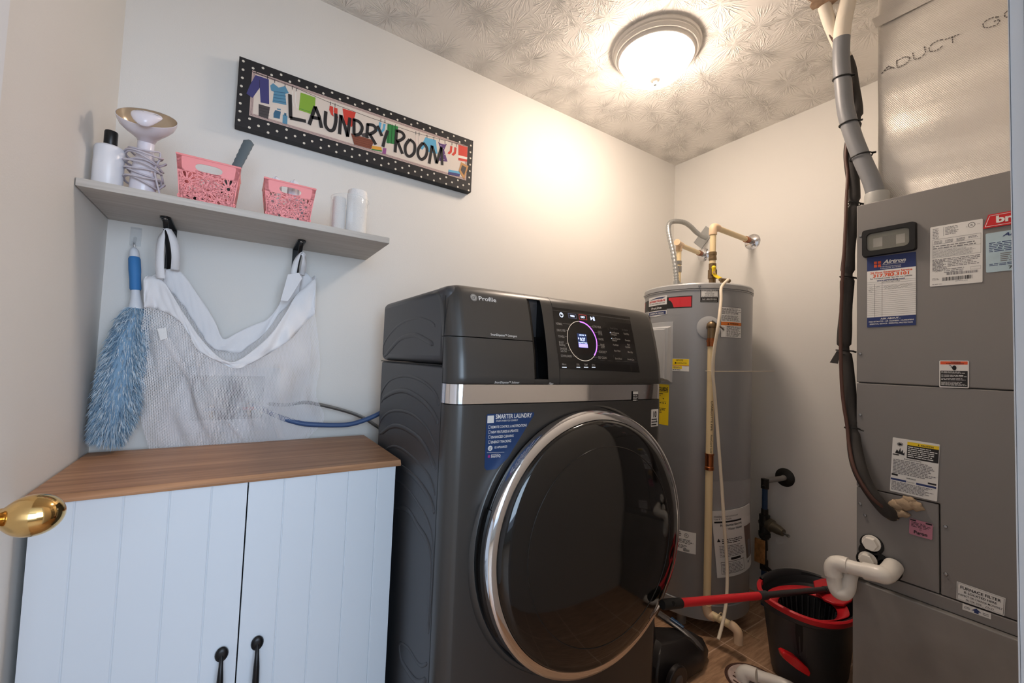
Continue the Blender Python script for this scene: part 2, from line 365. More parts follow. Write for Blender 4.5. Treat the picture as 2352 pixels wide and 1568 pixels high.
# ======================= STORAGE CABINET =======================
CYF, CYB, CXL, CXR, CZ = 1.185, 1.612, -.330, .412, .84
ct = thing('storage_cabinet', ((CXL+CXR)/2, 1.4, 0), 'low white two-door storage cabinet with brown wood top', 'cabinet')
mat('cabinet_white', (214,221,228), .38)
b = MB('cabinet_white')
bx0, bx1 = -.318, .399
b.box(bx0, bx0+.016, CYF+.026, CYB-.01, 0, CZ-.016); b.box(bx1-.016, bx1, CYF+.026, CYB-.01, 0, CZ-.016); b.box(bx0+.016, bx1-.016, CYB-.018, CYB-.01, .05, CZ-.016)
b.box(bx0+.016, bx1-.016, CYF+.028, CYB-.018, .05, .066); b.box(bx0+.016, bx1-.016, CYF+.04, CYB-.018, CZ-.034, CZ-.018)
b.build('body', ct, smooth=0, bevel=.0008)
b = MB('oak_top'); pr = [(CYF,CZ-.016),(CYF-.001,CZ-.010),(CYF+.005,CZ),(CYB,CZ),(CYB,CZ-.016)]
b.prism([(p[0],p[1]) for p in pr], CXR-CXL, lambda a, c, h: Vector((CXL+h, a, c))); b.build('cabinet_top', ct, smooth=0, bevel=.0008, label='brown wood-grain top')
XS = P(571, 1106, 'y', CYF+.006).x
def door(x0, x1, gs, hx, lab):
    y0, y1 = CYF+.007, CYF+.025; b = MB('cabinet_white'); z0, z1 = .055, CZ-.0175; gw = .0022
    xs = [x0]; 
    for g in gs: xs += [g-gw, g, g+gw]
    xs.append(x1); n = len(xs); vs = []
    for i, x in enumerate(xs):
        y = y0+(.0022 if (i and i < n-1 and (i-1) % 3 == 1) else 0); vs += [(x,y,z0),(x,y,z1)]
    vs += [(x1,y1,z0),(x1,y1,z1),(x0,y1,z0),(x0,y1,z1)]; m_ = n+2
    fs = [(2*i,2*i+2,2*i+3,2*i+1) for i in range(m_-1)]+[(2*m_-2,0,1,2*m_-1), tuple(2*i for i in range(m_))[::-1], tuple(2*i+1 for i in range(m_))]
    b.add(vs, fs); d = b.build('door', ct, smooth=0, bevel=.0005, label=lab)
    h = MB('black_metal'); zt, zb = hx[1], hx[1]-.155; X = hx[0]
    for z, s in ((zt,1),(zb,-1)):
        h.lathe([(0,0),(.0115,.001),(.0135,.004),(.012,.008),(.006,.010),(0,.0105)], (X,y0,z), (0,-1,0), 20, sy=1.25)
    h.tube(crom([(X,y0-.006,zt),(X,y0-.018,zt-.018),(X,y0-.024,zt-.045),(X,y0-.025,(zt+zb)/2),(X,y0-.024,zb+.045),(X,y0-.018,zb+.018),(X,y0-.006,zb)],6), [.004,.0045,.0065,.0075,.0065,.0045,.004], 12)
    h.build('handle', d, smooth=60, label='black bar pull handle')
yd = CYF+.007
def gx(c, v=1250): return P(c, v, 'y', yd).x
hL = P(509,1503,'y',yd-.005); hR = P(591,1477,'y',yd-.005)
xl = [gx(163), gx(276), gx(382), gx(478)]
door(bx0, XS-.0014, xl, (hL.x, hL.z), 'left door with shallow vertical grooves')
xr = [gx(642,1300), gx(716,1300), gx(790,1300), gx(857,1300)]
door(XS+.0014, bx1, xr, (hR.x, hR.z), 'right door with shallow vertical grooves')

# ======================= RECESSED OUTLET BOX + HOSES =======================
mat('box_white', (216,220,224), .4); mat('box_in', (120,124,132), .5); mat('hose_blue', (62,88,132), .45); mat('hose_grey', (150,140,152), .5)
ob = thing('laundry_outlet_box', (-.015, YB, OZ0), 'white recessed washer outlet box in the wall behind the mesh bag', 'outlet box')
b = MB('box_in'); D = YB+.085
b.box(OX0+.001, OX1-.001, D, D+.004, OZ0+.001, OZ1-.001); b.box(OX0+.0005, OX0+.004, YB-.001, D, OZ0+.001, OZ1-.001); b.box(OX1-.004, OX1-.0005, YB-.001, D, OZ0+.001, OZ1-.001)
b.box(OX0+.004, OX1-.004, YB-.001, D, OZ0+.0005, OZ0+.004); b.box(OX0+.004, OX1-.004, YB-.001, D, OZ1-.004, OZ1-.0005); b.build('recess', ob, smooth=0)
b = MB('box_white'); f0, f1, g0, g1 = OX0-.022, OX1+.042, OZ0-.038, OZ1+.026
b.box(f0, OX0+.002, YB-.006, YB, g0, g1); b.box(OX1-.002, f1, YB-.006, YB, g0, g1); b.box(OX0+.002, OX1-.002, YB-.006, YB, g0, OZ0+.002); b.box(OX0+.002, OX1-.002, YB-.006, YB, OZ1-.002, g1); b.build('flange', ob, smooth=0, bevel=.002)
for x, hm in ((-.06, 'hose_blue'), (.045, 'red')):
    b = MB('brass'); b.cyl((x,YB+.04,OZ0+.004),(x,YB+.04,OZ0+.05),.011); b.cyl((x,YB+.015,OZ0+.035),(x,YB+.06,OZ0+.035),.009); v = b.build('valve', ob)
    b = MB(hm); b.box(x-.022, x+.022, YB+.004, YB+.012, OZ0+.03, OZ0+.04); b.build('lever', v, bevel=.002)
b = MB('hose_grey')
for dx in (-.0, .022): b.tube(crom([(.0+dx,YB+.05,OZ1-.002),(.0+dx*1.2,YB+.03,OZ1-.05),(-.03+dx*2,YB+.035,OZ0+.06),(-.045+dx*2,YB+.05,OZ0+.004)],8), .009, 10)
b.build('inlet_pipes', ob, label='pinkish grey pipes inside the box')
hp = [(604,939,1.64),(638,956,1.615),(687,971,1.60),(723,975,1.595),(772,976,1.585),(804,974,1.575),(836,965,1.565),(868,951,1.555),(895,935,1.545),(915,925,1.52)]
pts = [P(u,v,'y',y) for u,v,y in hp]; pts = [Vector((.04,YB+.035,.945)), Vector((.062,YB+.01,.952))]+pts[1:]
b = MB('hose_blue'); b.tube(crom(pts,8), .0085, 14); b.build('water_hose', smooth=60, label='blue water hose running from the outlet box to the washer', cat='hose')
m = mat('braid', (128,126,122), .35, .8); t = NT(m); tc = t.n('ShaderNodeTexCoord'); wv = t.n('ShaderNodeTexWave', bands_direction='DIAGONAL'); wv.inputs['Scale'].default_value = 220; t.l(tc.outputs['Object'], wv.inputs['Vector']); bp = t.n('ShaderNodeBump'); bp.inputs['Strength'].default_value = .7; bp.inputs['Distance'].default_value = .001; t.l(wv.outputs['Fac'], bp.inputs['Height']); t.l(bp.outputs[0], t.b.inputs['Normal'])
hp = [(651,930,1.63),(698,924,1.61),(729,928,1.605),(761,935,1.60),(804,947,1.595),(836,960,1.59),(863,977,1.585),(885,992,1.575),(905,1005,1.52)]
pts = [Vector((.05,YB+.035,.957)), Vector((.07,YB+.012,.963))]+[P(u,v,'y',y) for u,v,y in hp]
b = MB('braid'); b.tube(crom(pts,8), .006, 12); b.build('braided_hose', smooth=60, label='thin braided steel hose arching above the blue hose', cat='hose')

# ======================= SIGN =======================
SY = YB-.034
def S(cx, cy): p = P(520+cx/3.92, 110+cy/3.92, 'y', SY); return (p.x, p.z)
sx0, sx1, sz0, sz1 = -.050, .817, 1.870, 2.102
mat('sign_black', (30,28,30), .6); mat('sign_dot', (216,210,196), .6); mat('sign_cream', (220,208,196), .6); mat('sign_band', (196,172,164), .6); mat('sign_dash', (96,80,84), .6)
sg = thing('wall_sign', ((sx0+sx1)/2, YB, sz0), 'long canvas sign reading LAUNDRY ROOM with polka dot border', 'sign')
b = MB('sign_black'); b.box(sx0, sx1, SY, YB-.001, sz0, sz1); b.build('canvas', sg, smooth=0, bevel=.0015)
d = Dec(lambda a, c, h: Vector((a, SY-h, c)))
IN = [S(232,200), S(2180,888), S(2150,1188), S(205,612)]
ix0, ix1 = sum(p[0] for p in (IN[0],IN[3]))/2, sum(p[0] for p in (IN[1],IN[2]))/2; iz1 = sum(p[1] for p in IN[:2])/2; iz0 = sum(p[1] for p in IN[2:])/2
kx, kz = .0272, .0285; i = 0; x = sx0+.012
while x < sx1-.004:
    z = sz1-.012-(kz/2 if i % 2 else 0)
    while z > sz0+.004:
        if not (ix0-.004 < x < ix1+.004 and iz0-.004 < z < iz1+.004): d.disc(x+R_.uniform(-.0012,.0012), z+R_.uniform(-.0012,.0012), .0041, 'sign_dot', 1, 10)
        z -= kz
    x += kx; i += 1
d.rect(ix0, iz0, ix1, iz1, 'sign_band', 2); d.rect(ix0+.010, iz0+.010, ix1-.010, iz1-.010, 'sign_cream', 3)
for q in (.0035, .0068):
    x = ix0+.004
    while x < ix1-.004:
        for z in (iz0+q, iz1-q): d.rect(x, z-.0006, x+.0028, z+.0006, 'sign_dash', 3)
        x += .0042
    z = iz0+.004
    while z < iz1-.004:
        for xx in (ix0+q, ix1-q): d.rect(xx-.0006, z, xx+.0006, z+.0028, 'sign_dash', 3)
        z += .0042
C_ = {'s_blue':(64,62,118),'s_teal':(88,140,168),'s_teal2':(56,100,130),'s_green':(132,172,56),'s_dgreen':(44,128,64),'s_dgreen2':(24,84,44),'s_red':(206,62,48),'s_wick':(128,70,50),'s_wick2':(84,42,32),'s_grey':(72,66,66),'s_sky':(96,170,204),'s_pur':(92,60,116),'s_pink':(214,120,104),'s_or':(222,160,60),'s_wood':(190,140,84),'s_lil':(150,84,140),'s_ink':(32,29,30),'s_white':(228,222,212)}
for k, v in C_.items(): mat(k, v, .6)
def SP(pts, m, h=5): d.poly([S(*p) for p in pts], m, h)
def SS(pts, w, m, h=6, sm=0): d.stroke([S(*p) for p in pts], w, m, h, sm)
SS([(225,212),(600,350),(900,480),(1300,630),(1700,765),(2170,885)], .0016, 's_ink', 4)
SP([(262,245),(382,285),(385,508),(308,492),(300,360),(235,452),(180,412),(215,330)], 's_blue'); SS([(300,290),(300,360)], .001, 's_ink')
SP([(290,505),(392,535),(375,640),(290,612)], 's_grey'); 
for k in range(3): SS([(292,535+k*26),(388,560+k*26)], .0008, 's_ink')
SP([(395,340),(420,318),(470,358),(530,345),(562,408),(530,415),(540,515),(415,490),(428,395),(402,385)], 's_teal')
for k in range(4): SS([(424,392+k*28),(534,408+k*28)], .0022, 's_teal2')
SP([(440,560),(490,575),(480,640),(424,628),(424,590)], 's_teal2'); SP([(455,545),(490,552),(488,562),(455,555)], 's_teal')
SP([(508,600),(550,612),(548,690),(505,678)], 's_teal'); SP([(520,585),(540,590),(540,612),(520,606)], 's_teal2')
SP([(668,402),(802,448),(795,608),(652,560)], 's_green'); SS([(655,545),(795,592)], .0012, 's_dgreen')
for (x, y) in ((935,520),(975,535)): SP([(x-5,y),(x+25,y+12),(x+25,y+70),(x+32,y+100),(x+10,y+85),(x-10,y+40)], 's_red', 8)
SP([(1045,545),(1165,582),(1130,712),(1070,690),(1055,620)], 's_red')
for (x, y) in ((595,388),(625,400)): SS([(x,y),(x-4,y+80),(x+12,y+140)], .0035, 's_white', 5); 
for (x, y) in ((1705,790),(1735,800)): SS([(x,y),(x-2,y+60),(x+12,y+110)], .0055, 's_white', 5); SS([(x,y),(x-2,y+60),(x+12,y+110)], .0008, 's_pink', 8)
for (x, y) in ((1375,668),(1412,682)): SP([(x,y),(x+22,y+8),(x+12,y+60),(x-12,y+85),(x-24,y+70),(x-4,y+45)], 's_sky', 8)
SP([(1450,685),(1545,708),(1535,870),(1440,855)], 's_dgreen')
for k in range(3): SS([(1462+k*30,690),(1454+k*30,862)], .0024, 's_dgreen2')
SP([(1120,770),(1330,835),(1300,912),(1150,870)], 's_wick', 8)
for k in range(4): SS([(1130+k*5,795+k*20),(1325-k*5,850+k*16)], .001, 's_wick2', 9)
SP([(1210,775),(1260,765),(1285,815),(1225,800)], 's_grey', 9); SP([(1310,880),(1395,895),(1400,925),(1305,908)], 's_or', 8); SP([(1305,908),(1400,925),(1398,935),(1305,918)], 's_dgreen', 8)
SP([(1410,900),(1440,905),(1435,958),(1402,950)], 's_lil', 8)
SP([(1790,805),(1885,830),(1900,955),(1805,935),(1798,870),(1765,918),(1745,905)], 's_sky')
SP([(1905,845),(1925,860),(1965,870),(1985,862),(1960,920),(1990,1025),(1912,1015),(1930,920)], 's_pur')
for (x, y) in ((1930,880),(1950,905),(1940,940),(1965,960),(1930,985),(1958,1005)): d.disc(*S(x,y), .0018, 's_white', 7, 8)
for (x, y) in ((2015,880),(2052,892)): SP([(x,y),(x+20,y+8),(x+14,y+60),(x-8,y+80),(x-26,y+68),(x-4,y+45)], 's_red')
SP([(2088,872),(2170,895),(2165,1025),(2088,1012)], 's_red'); SP([(2088,965),(2168,985),(2166,1005),(2088,990)], 's_white', 6)
SP([(2112,1028),(2178,1065),(2140,1185),(2090,1110)], 's_wood', 8); SP([(2120,1055),(2160,1078),(2138,1150),(2108,1100)], 's_grey', 9)
SP([(2000,1095),(2100,1115),(2102,1135),(1998,1115)], 's_sky', 8); SP([(1998,1115),(2102,1135),(2098,1158),(1996,1140)], 's_blue', 8)
for (x, y) in ((270,215),(370,265),(435,300),(527,335),(593,360),(630,375),(937,500),(978,515),(1390,650),(1428,662),(1705,765),(1735,775),(1806,795),(1866,815),(1915,830),(1968,850),(2030,862),(2070,875)): SS([(x,y-14),(x,y+16)], .0018, 's_ink', 8)
W_ = .0115
for st in ([(572,420),(578,635)],[(572,632),(640,645),(716,662)],[(745,692),(800,528)],[(798,528),(835,620),(856,722)],[(765,625),(842,640)],
           [(895,572),(890,690),(925,742),(965,735),(985,660),(985,592)],[(1018,778),(1030,605)],[(1030,608),(1065,700),(1092,802)],[(1090,800),(1112,630)],
           [(1148,640),(1148,788)],[(1140,645),(1195,668),(1222,720),(1200,775),(1152,788)],[(1272,685),(1262,812)],[(1265,690),(1325,700),(1345,740),(1310,770),(1275,778)],[(1290,778),(1345,872)],
           [(1360,702),(1400,795)],[(1452,745),(1425,820),(1408,892)],[(1532,740),(1518,942)],[(1530,745),(1580,762),(1600,800),(1570,830),(1530,842)],[(1540,842),(1585,955)],
           [(1650,825),(1612,880),(1615,950),(1650,978),(1690,940),(1692,865),(1650,825)],[(1770,855),(1730,905),(1725,965),(1755,1005),(1795,975),(1805,905),(1770,855)],
           [(1825,1042),(1850,880)],[(1850,882),(1872,950),(1892,1042)],[(1892,1040),(1935,895)],[(1935,895),(1942,1056)]):
    SS(st, W_, 's_ink', 10, 5 if len(st) > 3 else 0)
d.dec('artwork', sg, 'printed clothesline picture with black hand-lettered words LAUNDRY ROOM')

# pixel-measured artwork placement on a real surface
class PD(Dec):
    def __init__(s, fn, pj, n=1): super().__init__(fn, n); s.pj = pj
    def R(s, u0, v0, u1, v1, m, h=1, r=0):
        a0, b1 = s.pj(u0, v0); a1, b0 = s.pj(u1, v1)
        if r: s.rrect(a0, b0, a1, b1, r, m, h)
        else: s.rect(a0, b0, a1, b1, m, h)
        return a0, b0, a1, b1
    def T(s, txt, u0, v0, u1, hp, m, bold=0, shear=0, h=3):
        a0, b0 = s.pj(u0, v0); a1, _ = s.pj(u1, v0); _, b1 = s.pj(u0, v0-hp); s.text(txt, a0, b0, b1-b0, a1-a0, m, 'l', bold, shear, h)
    def L(s, pts, w, m, h=2, sm=0): s.stroke([s.pj(*p) for p in pts], w, m, h, sm)
    def G(s, pts, m, h=2): s.poly([s.pj(*p) for p in pts], m, h)

# ======================= WASHER =======================
mat('graphite', (82,81,80), .32, .55, bump=.04, bscale=900); mat('graphite_side', (76,77,80), .42, .35); mat('seam', (8,8,9), .6)
mat('recess_black', (7,7,8), .3); mat('panel_gloss', (44,42,41), .16, .3); mat('glass_black', (16,15,15), .06, 0, spec=.6, coat=.4)
mat('glass_inner', (8,8,9), .12, 0, spec=.4)
mat('led', (200,215,255), .5, emit=(190,210,255), es=1.3); mat('led_red', (120,50,50), .5, emit=(190,70,70), es=.6); mat('led_dim', (90,96,120), .5, emit=(110,120,160), es=.25)
mat('led_pur', (190,110,255), .5, emit=(170,70,255), es=1.6); mat('led_lil', (170,160,255), .5, emit=(150,140,255), es=.7); mat('led_ring', (220,210,195), .4, emit=(225,212,196), es=.22)
mat('screen', (40,52,84), .3, emit=(40,56,100), es=.3); mat('print_grey', (176,172,166), .6); mat('print_dim', (96,92,90), .6)
WL, WR, WM = .428, 1.232, .830
ZT = [(0,.915),(.10,.905),(.30,.90),(1.028,.90),(1.078,.90),(1.085,.896),(1.15,.904),(1.21,.917),(1.26,.930),(1.29,.939),(1.310,.947),(1.321,.955),(1.329,.967),(1.333,.984),(1.335,1.01)]
def yprof(z):
    if z <= ZT[0][0]: return ZT[0][1]
    for (a, ya), (b_, yb) in zip(ZT, ZT[1:]):
        if z <= b_: return ya+(yb-ya)*(z-a)/(b_-a)
    return ZT[-1][1]
CR = .040
def wf(x, z):
    dx = max(0, CR-(x-WL), CR-(WR-x)); dx = min(dx, CR); return yprof(z)+(CR-math.sqrt(CR*CR-dx*dx))*.95+.010*((x-WM)/.4)**2
def PW(u, v):
    y = .9
    for _ in range(14): p = P(u, v, 'y', y); y = .5*y+.5*wf(min(max(p.x,WL),WR), min(p.z,1.325))
    return (p.x, p.z)
wm = thing('washing_machine', (WM, 1.2, 0), 'dark graphite front-load washer dryer with round glass door and lit control panel', 'washing machine')
YBK, YS = 1.502, .962
def zd(x, z):
    if z < 1.27: return z
    q = max(0, .055-(x-WL), .055-(WR-x)); return z-(.055-math.sqrt(.055**2-q*q*.93))*(z-1.27)/.065*.62

def xs_list(x0, x1):
    xs = [x0+(x1-x0)*i/24 for i in range(25)]
    for k in range(1, 9): a = CR*(1-math.cos(k*math.pi/16)); xs += [q for q in (WL+a, WR-a) if x0 < q < x1]
    return sorted(set(round(x,5) for x in xs))
def shell(x0, x1, z0, z1, zs, m, th=.0, back=True):
    b = MB(m); xs = xs_list(x0, x1); zz = sorted(set([z0, z1]+[z for z in zs if z0 < z < z1])); n = len(zz); vs = []; fs = []
    for x in xs:
        for z in zz: vs.append((x, wf(x,z)+th, zd(x,z)))
    for i in range(len(xs)-1):
        for j in range(n-1): a = i*n+j; fs.append((a, a+n, a+n+1, a+1))
    k = len(vs)
    for x in xs:
        for z in zz: vs.append((x, max(wf(x,z)+th+.012, YS if z > 1.0 else .94), zd(x,z)))
    for i in range(len(xs)-1):
        for j in range(n-1): a = k+i*n+j; fs.append((a, a+1, a+n+1, a+n))
    X = len(xs)
    for i in range(X-1): fs += [(i*n, k+i*n, k+(i+1)*n, (i+1)*n), (i*n+n-1, (i+1)*n+n-1, k+(i+1)*n+n-1, k+i*n+n-1)]
    for j in range(n-1): fs += [(j, j+1, k+j+1, k+j), ((X-1)*n+j, k+(X-1)*n+j, k+(X-1)*n+j+1, (X-1)*n+j+1)]
    b.add(vs, fs); return b
zs = [z for z, _ in ZT]+[1.10,1.12,1.135,1.165,1.18,1.195,1.225,1.24,1.275,1.30,1.316,1.326]
# lower cabinet + front
b = MB('graphite_side'); b.box(WL+.001, WR-.001, .958, YBK-.012, .012, 1.119); b.box(WL+.02, WR-.02, YBK-.012, YBK, .05, 1.1); b.build('cabinet_body', wm, bevel=.006)
b = MB('graphite_side'); b.box(WL+.0005, WR-.0005, .962, YBK, 1.1225, 1.326); b.build('console_housing', wm, bevel=.022, bseg=5)
shell(WL, WR, .03, 1.0268, zs, 'graphite').build('front_panel', wm, smooth=40)
shell(WL, WR, 1.0292, 1.0768, zs, 'chrome', .0015).build('chrome_trim', wm, smooth=40, label='mirror chrome trim strip under the console')
xa = PW(1228,885)[0]+.004; xb = PW(1284,885)[0]
def con(x0, x1, z0, z1, nm, lb=None): return shell(x0, x1, z0, z1, zs, 'graphite').build(nm, wm, smooth=40, label=lb)
zsp = PW(1130,777)[1]; xh0 = (PW(1207,690)[0]+PW(1231,866)[0])/2
# tall dispenser drawer with vertical black finger slot on its right
con(WL, xh0, zsp+.0012, 1.335, 'detergent_drawer', 'upper dispenser drawer front'); con(WL, xh0, 1.0785, zsp-.0012, 'softener_drawer', 'lower dispenser drawer front')
h0, h1 = PW(1241,690)[0], PW(1252,870)[0]; hz0, hz1 = PW(1245,871)[1], PW(1222,687)[1]; hx1 = (PW(1238,694)[0]+PW(1262,866)[0])/2
con(xh0+.0004, hx1, 1.0785, hz0, 'console_front'); con(xh0+.0004, hx1, hz1, 1.335, 'console_front')
con(hx1+.0004, xb-.0006, 1.0785, 1.335, 'filter_cover'); con(xb+.0008, WR, 1.0785, 1.335, 'control_panel', 'right console panel carrying the lit controls')
b = MB('recess_black'); n = 14
for i in range(n):
    z0 = hz0+(hz1-hz0)*i/n; z1 = hz0+(hz1-hz0)*(i+1)/n
    ya, yb_ = yprof(z0)+.045, yprof(z1)+.045; b.add([(xh0+.0004,ya,z0),(hx1,ya,z0),(hx1,yb_,z1),(xh0+.0004,yb_,z1)], [(0,1,2,3)])
    for x in (xh0+.0006, hx1-.0002): b.add([(x,wf(x,z0)+.0004,z0),(x,wf(x,z1)+.0004,z1),(x,yb_,z1),(x,ya,z0)], [(0,1,2,3)])
b.build('finger_slot', wm, smooth=0, label='black vertical finger slot beside the dispenser drawers')
b = MB('recess_black'); b.tube([(xh0+.004, yprof(z)+.012, z) for z in [hz0+.003+(hz1-hz0-.006)*i/12 for i in range(13)]], .006, 10, flat=1.6); b.build('slot_grip', wm)
# decals on the front
d = PD(lambda a, c, h: Vector((a, wf(a, c)-h-.0003, c)), PW)
a, c = PW(1088,683); d.disc(a, c, .0094, 'print_grey', 2, 24); d.ring(a, c, .0083, .0008, 'graphite', 3, 24)
d.text('GE', a, c-.0038, .0076, .0100, 'graphite', 'c', .01, .3, 4); 
d.T('Profile', 1100, 689, 1139, 9.5, 'white', .012, 0); 
d.dec('brand_logo', wm, 'round monogram and white maker lettering')
d = PD(lambda a, c, h: Vector((a, wf(a, c)-h-.0003, c)), PW)
d.T('SmartDispense™ Detergent', 1127, 770, 1187, 5.2, 'white', .012); d.dec('drawer_lettering', wm, 'small white lettering on the upper drawer')
d = PD(lambda a, c, h: Vector((a, wf(a, c)-h-.0003, c)), PW)
d.T('SmartDispense™ Softener', 1135, 880, 1192, 5.2, 'white', .012); d.dec('drawer_lettering', wm, 'small white lettering on the lower drawer')
d = PD(lambda a, c, h: Vector((a, wf(a, c)-h-.0003, c)), PW)
d.T('Filter', 1260, 883, 1270, 5, 'white', .012)
d.dec('filter_lettering', wm)
d = PD(lambda a, c, h: Vector((a, wf(a, c)-h-.0003, c)), PW)
q = [(1267,705),(1442,727),(1447,731),(1469,850),(1466,856),(1290,847),(1284,842)]
d.grid(lambda s_, t_: (lambda uv: d.fn(*PW(*uv), .0002))(((1268*(1-s_)+1446*s_)*(1-t_)+(1285*(1-s_)+1469*s_)*t_, (705*(1-s_)+728*s_)*(1-t_)+(846*(1-s_)+855*s_)*t_)), 10, 8, 'panel_gloss')
d.L([(1268,705),(1327,712.5),(1386,720),(1446,728)], .0008, 'seam', 2); d.L([(1446,728),(1454,770),(1462,815),(1469,855)], .0008, 'seam', 2); d.L([(1469,855),(1408,852),(1346,849),(1285,846)], .0008, 'seam', 2); d.L([(1285,846),(1279,800),(1273,752),(1268,705)], .0008, 'seam', 2)
a, c = PW(1289,723); d.ring(a, c, .0070, .0018, 'led', 3, 24, 110, 430); d.rect(a-.0009, c+.001, a+.0009, c+.0085, 'led', 3)
for u0, v0, u1, v1, mm, tx in ((1304,719,1324,732,'led_dim','WASH'),(1328.5,721.5,1348,735,'led_red','DRY')):
    a0, c1 = PW(u0, v0); a1, c0 = PW(u1, v1); d.frame(a0, c0, a1, c1, .0008, mm, 3); d.text(tx, (a0+a1)/2, (c0+c1)/2-.0028, .0056, (a1-a0)*.52, 'led', 'c', .02)
a, c = PW(1356,731); d.poly([(a,c-.006),(a,c+.006),(a+.0085,c)], 'led', 3); d.rect(a+.0105,c-.006,a+.0125,c+.006,'led',3); d.rect(a+.0148,c-.006,a+.0168,c+.006,'led',3)
ra, rc = PW(1336.5,782.5); rl = PW(1302,776)[0]; rr = PW(1371.5,790)[0]; rad = (rr-rl)/2; ra = (rl+rr)/2
d.ring(ra, rc, rad, .0016, 'led_ring', 3, 48, 90, 330); d.ring(ra, rc, rad, .0030, 'led_pur', 3, 36, -45, 90)
d.ring(ra, rc, rad-.0030, .0007, 'led_lil', 4, 36, -45, 90)
s0 = PW(1317,765.5); s1 = PW(1352,790); s2 = PW(1356,800)
sxa, sxb = ra-.0185, ra+.0185; zt = rc+.0215; d.rect(sxa, rc-.0200, sxb, zt, 'screen', 3); d.rect(sxa+.001, rc-.0195, sxb, rc-.0085, 'led_lil', 4)
d.text('QUICK CYCLE', ra-.001, zt-.0058, .0036, .0190, 'led', 'c', .01, 0, 5); d.text('0:27', ra+.001, rc-.0005, .0105, .0200, 'led', 'c', .0, 0, 5)
d.text('Bright  Warm  Medium', ra, rc-.0068, .0034, .034, 'led', 'c', .01, 0, 5); d.rect(sxa+.002, rc+.004, sxa+.005, rc+.009, 'led', 5)
for k in (1,2,3): d.ring(ra+.0145, zt-.006, .0012*k, .0006, 'led', 5, 8, 45, 135)
def lab(tx, u0, v0, u1, side, hp=5.2):
    d.T(tx, u0, v0, u1, hp, 'print_grey', .006)
for tx, u0, v0, u1, lu in (('NORMAL',1277,745,1291,1),('DELICATES',1279,760,1298,1),('TOWELS',1282,774.5,1296,1),('BULKY',1284,788,1295,0),('Bedding',1284.5,793.5,1298,0),('SANITIZE',1286.5,802.5,1302,0),('with Oxi',1287.5,808,1301,0),('DOWNLOADED',1288.5,819,1313,1)): lab(tx,u0,v0,u1,0)
for tx, u0, v0, u1 in (('ACTIVE WEAR',1360,752,1380),('QUICK',1373,764,1382),('CYCLE',1374,769,1383),('WHITES',1374.5,781,1386),('RINSE',1379,794,1388),('& DRY',1380,799,1389),('ECOCOOL™',1376,810,1393),('SELF CLEAN',1374,823,1393)): lab(tx,u0,v0,u1,1)
for p in ([(1292,743),(1312,744.5)],[(1299,758),(1305,758.5)],[(1297,772.5),(1302,772.5)],[(1299,788),(1305,788.3)],[(1304,804),(1313,804)],[(1315,817.5),(1326,817.8)],[(1349,749),(1358,749.6)],[(1363,763),(1372,763.6)],[(1368.5,778),(1373.5,778.5)],[(1371,793),(1378,793)],[(1369,807.5),(1375,807.6)],[(1361,820),(1373,820)]): d.L(p, .0006, 'print_grey')
for tx, u0, v0, u1 in (('Menu',1291,838,1300),('SOIL',1324,839,1331),('TEMP',1341,839.5,1349.5),('SPIN',1359,840,1366)): d.T(tx,u0,v0,u1,4.5,'print_grey',.006); d.L([(u0,843),(u1+1,843.3)],.0016,'led')
for p in ([(1396,752),(1401,800),(1410,823)],[(1445,757),(1459,827)]): d.L([p[0],p[-1]], .0005, 'print_dim')
d.T('Wash Options', 1401, 755, 1418, 4, 'print_dim'); d.T('Dry Options', 1428, 758.5, 1442, 4, 'print_dim')
for tx, u0, v0, u1 in (('SmartDispense',1402,765,1421),('Detergent',1403,769.5,1416),('SmartDispense',1405,778.5,1424),('Softener',1406,783,1417),('PreWash',1408,793.5,1420),('More Water',1411,807,1425),('Extra Rinse',1413,825,1428),
    ('Timed Dry',1432,768,1444),('Downtime',1436,783,1447),('Wash',1440,793,1446),('Complete',1436,798,1447),('More Dry',1442,810,1453),('Wrinkle Care',1441,827,1456)): d.T(tx,u0,v0,u1,4.2,'print_grey',.006)
for u, v in ((1401,763.5),(1404,777)): a, c = PW(u,v); d.disc(a, c, .0012, 'led', 3, 8)
d.dec('control_display', wm, 'glossy control area with cycle names and lit display')
# blue feature sticker
d = PD(lambda a, c, h: Vector((a, wf(a, c)-h-.0003, c)), PW)
mat('stk_blue', (30,62,110), .3); mat('stk_mag', (170,50,130), .5)
q = [PW(1117,958),PW(1121,952),PW(1223,945),PW(1227,952),PW(1160,1068),PW(1150,1074),PW(1124,1074),PW(1119,1068)]
z_t = .5*(q[1][1]+q[2][1]); xL, xR = q[0][0], q[3][0]
q = [(xL,z_t-.004),(xL+.004,z_t),(xR-.002,z_t),(xR,z_t-.006),(xL+.066,z_t-.115),(xL+.038,z_t-.136),(xL+.034,z_t-.139),(xL+.006,z_t-.139),(xL,z_t-.132)]
d.poly(q, 'stk_blue', 2)
xq, yq = PW(1119,952); d.rect(xL+.003, z_t-.0225, xL+.0215, z_t-.004, 'label_white', 3)
d.T('SMARTER LAUNDRY', 1138, 961.5, 1221, 10.5, 'white', .02, 0, 4); d.T('STARTS WHEN YOU CONNECT', 1139, 968.5, 1189, 4, 'white', .01, 0, 4)
for k, tx in enumerate(('REMOTE CONTROL & NOTIFICATIONS','NEW FEATURES & UPDATES','ENHANCED CLEANING','ENERGY TRACKING')):
    v = (983.5,995,1006.5,1018)[k]; u1 = (1209,1189.5,1179,1173)[k]; d.T(tx, 1128, v, u1, 6, 'white', .015, 0, 4); a, c = PW(1121.5,v); d.frame(a, c-.0005, a+.005, c+.0075, .0008, 'white', 4)
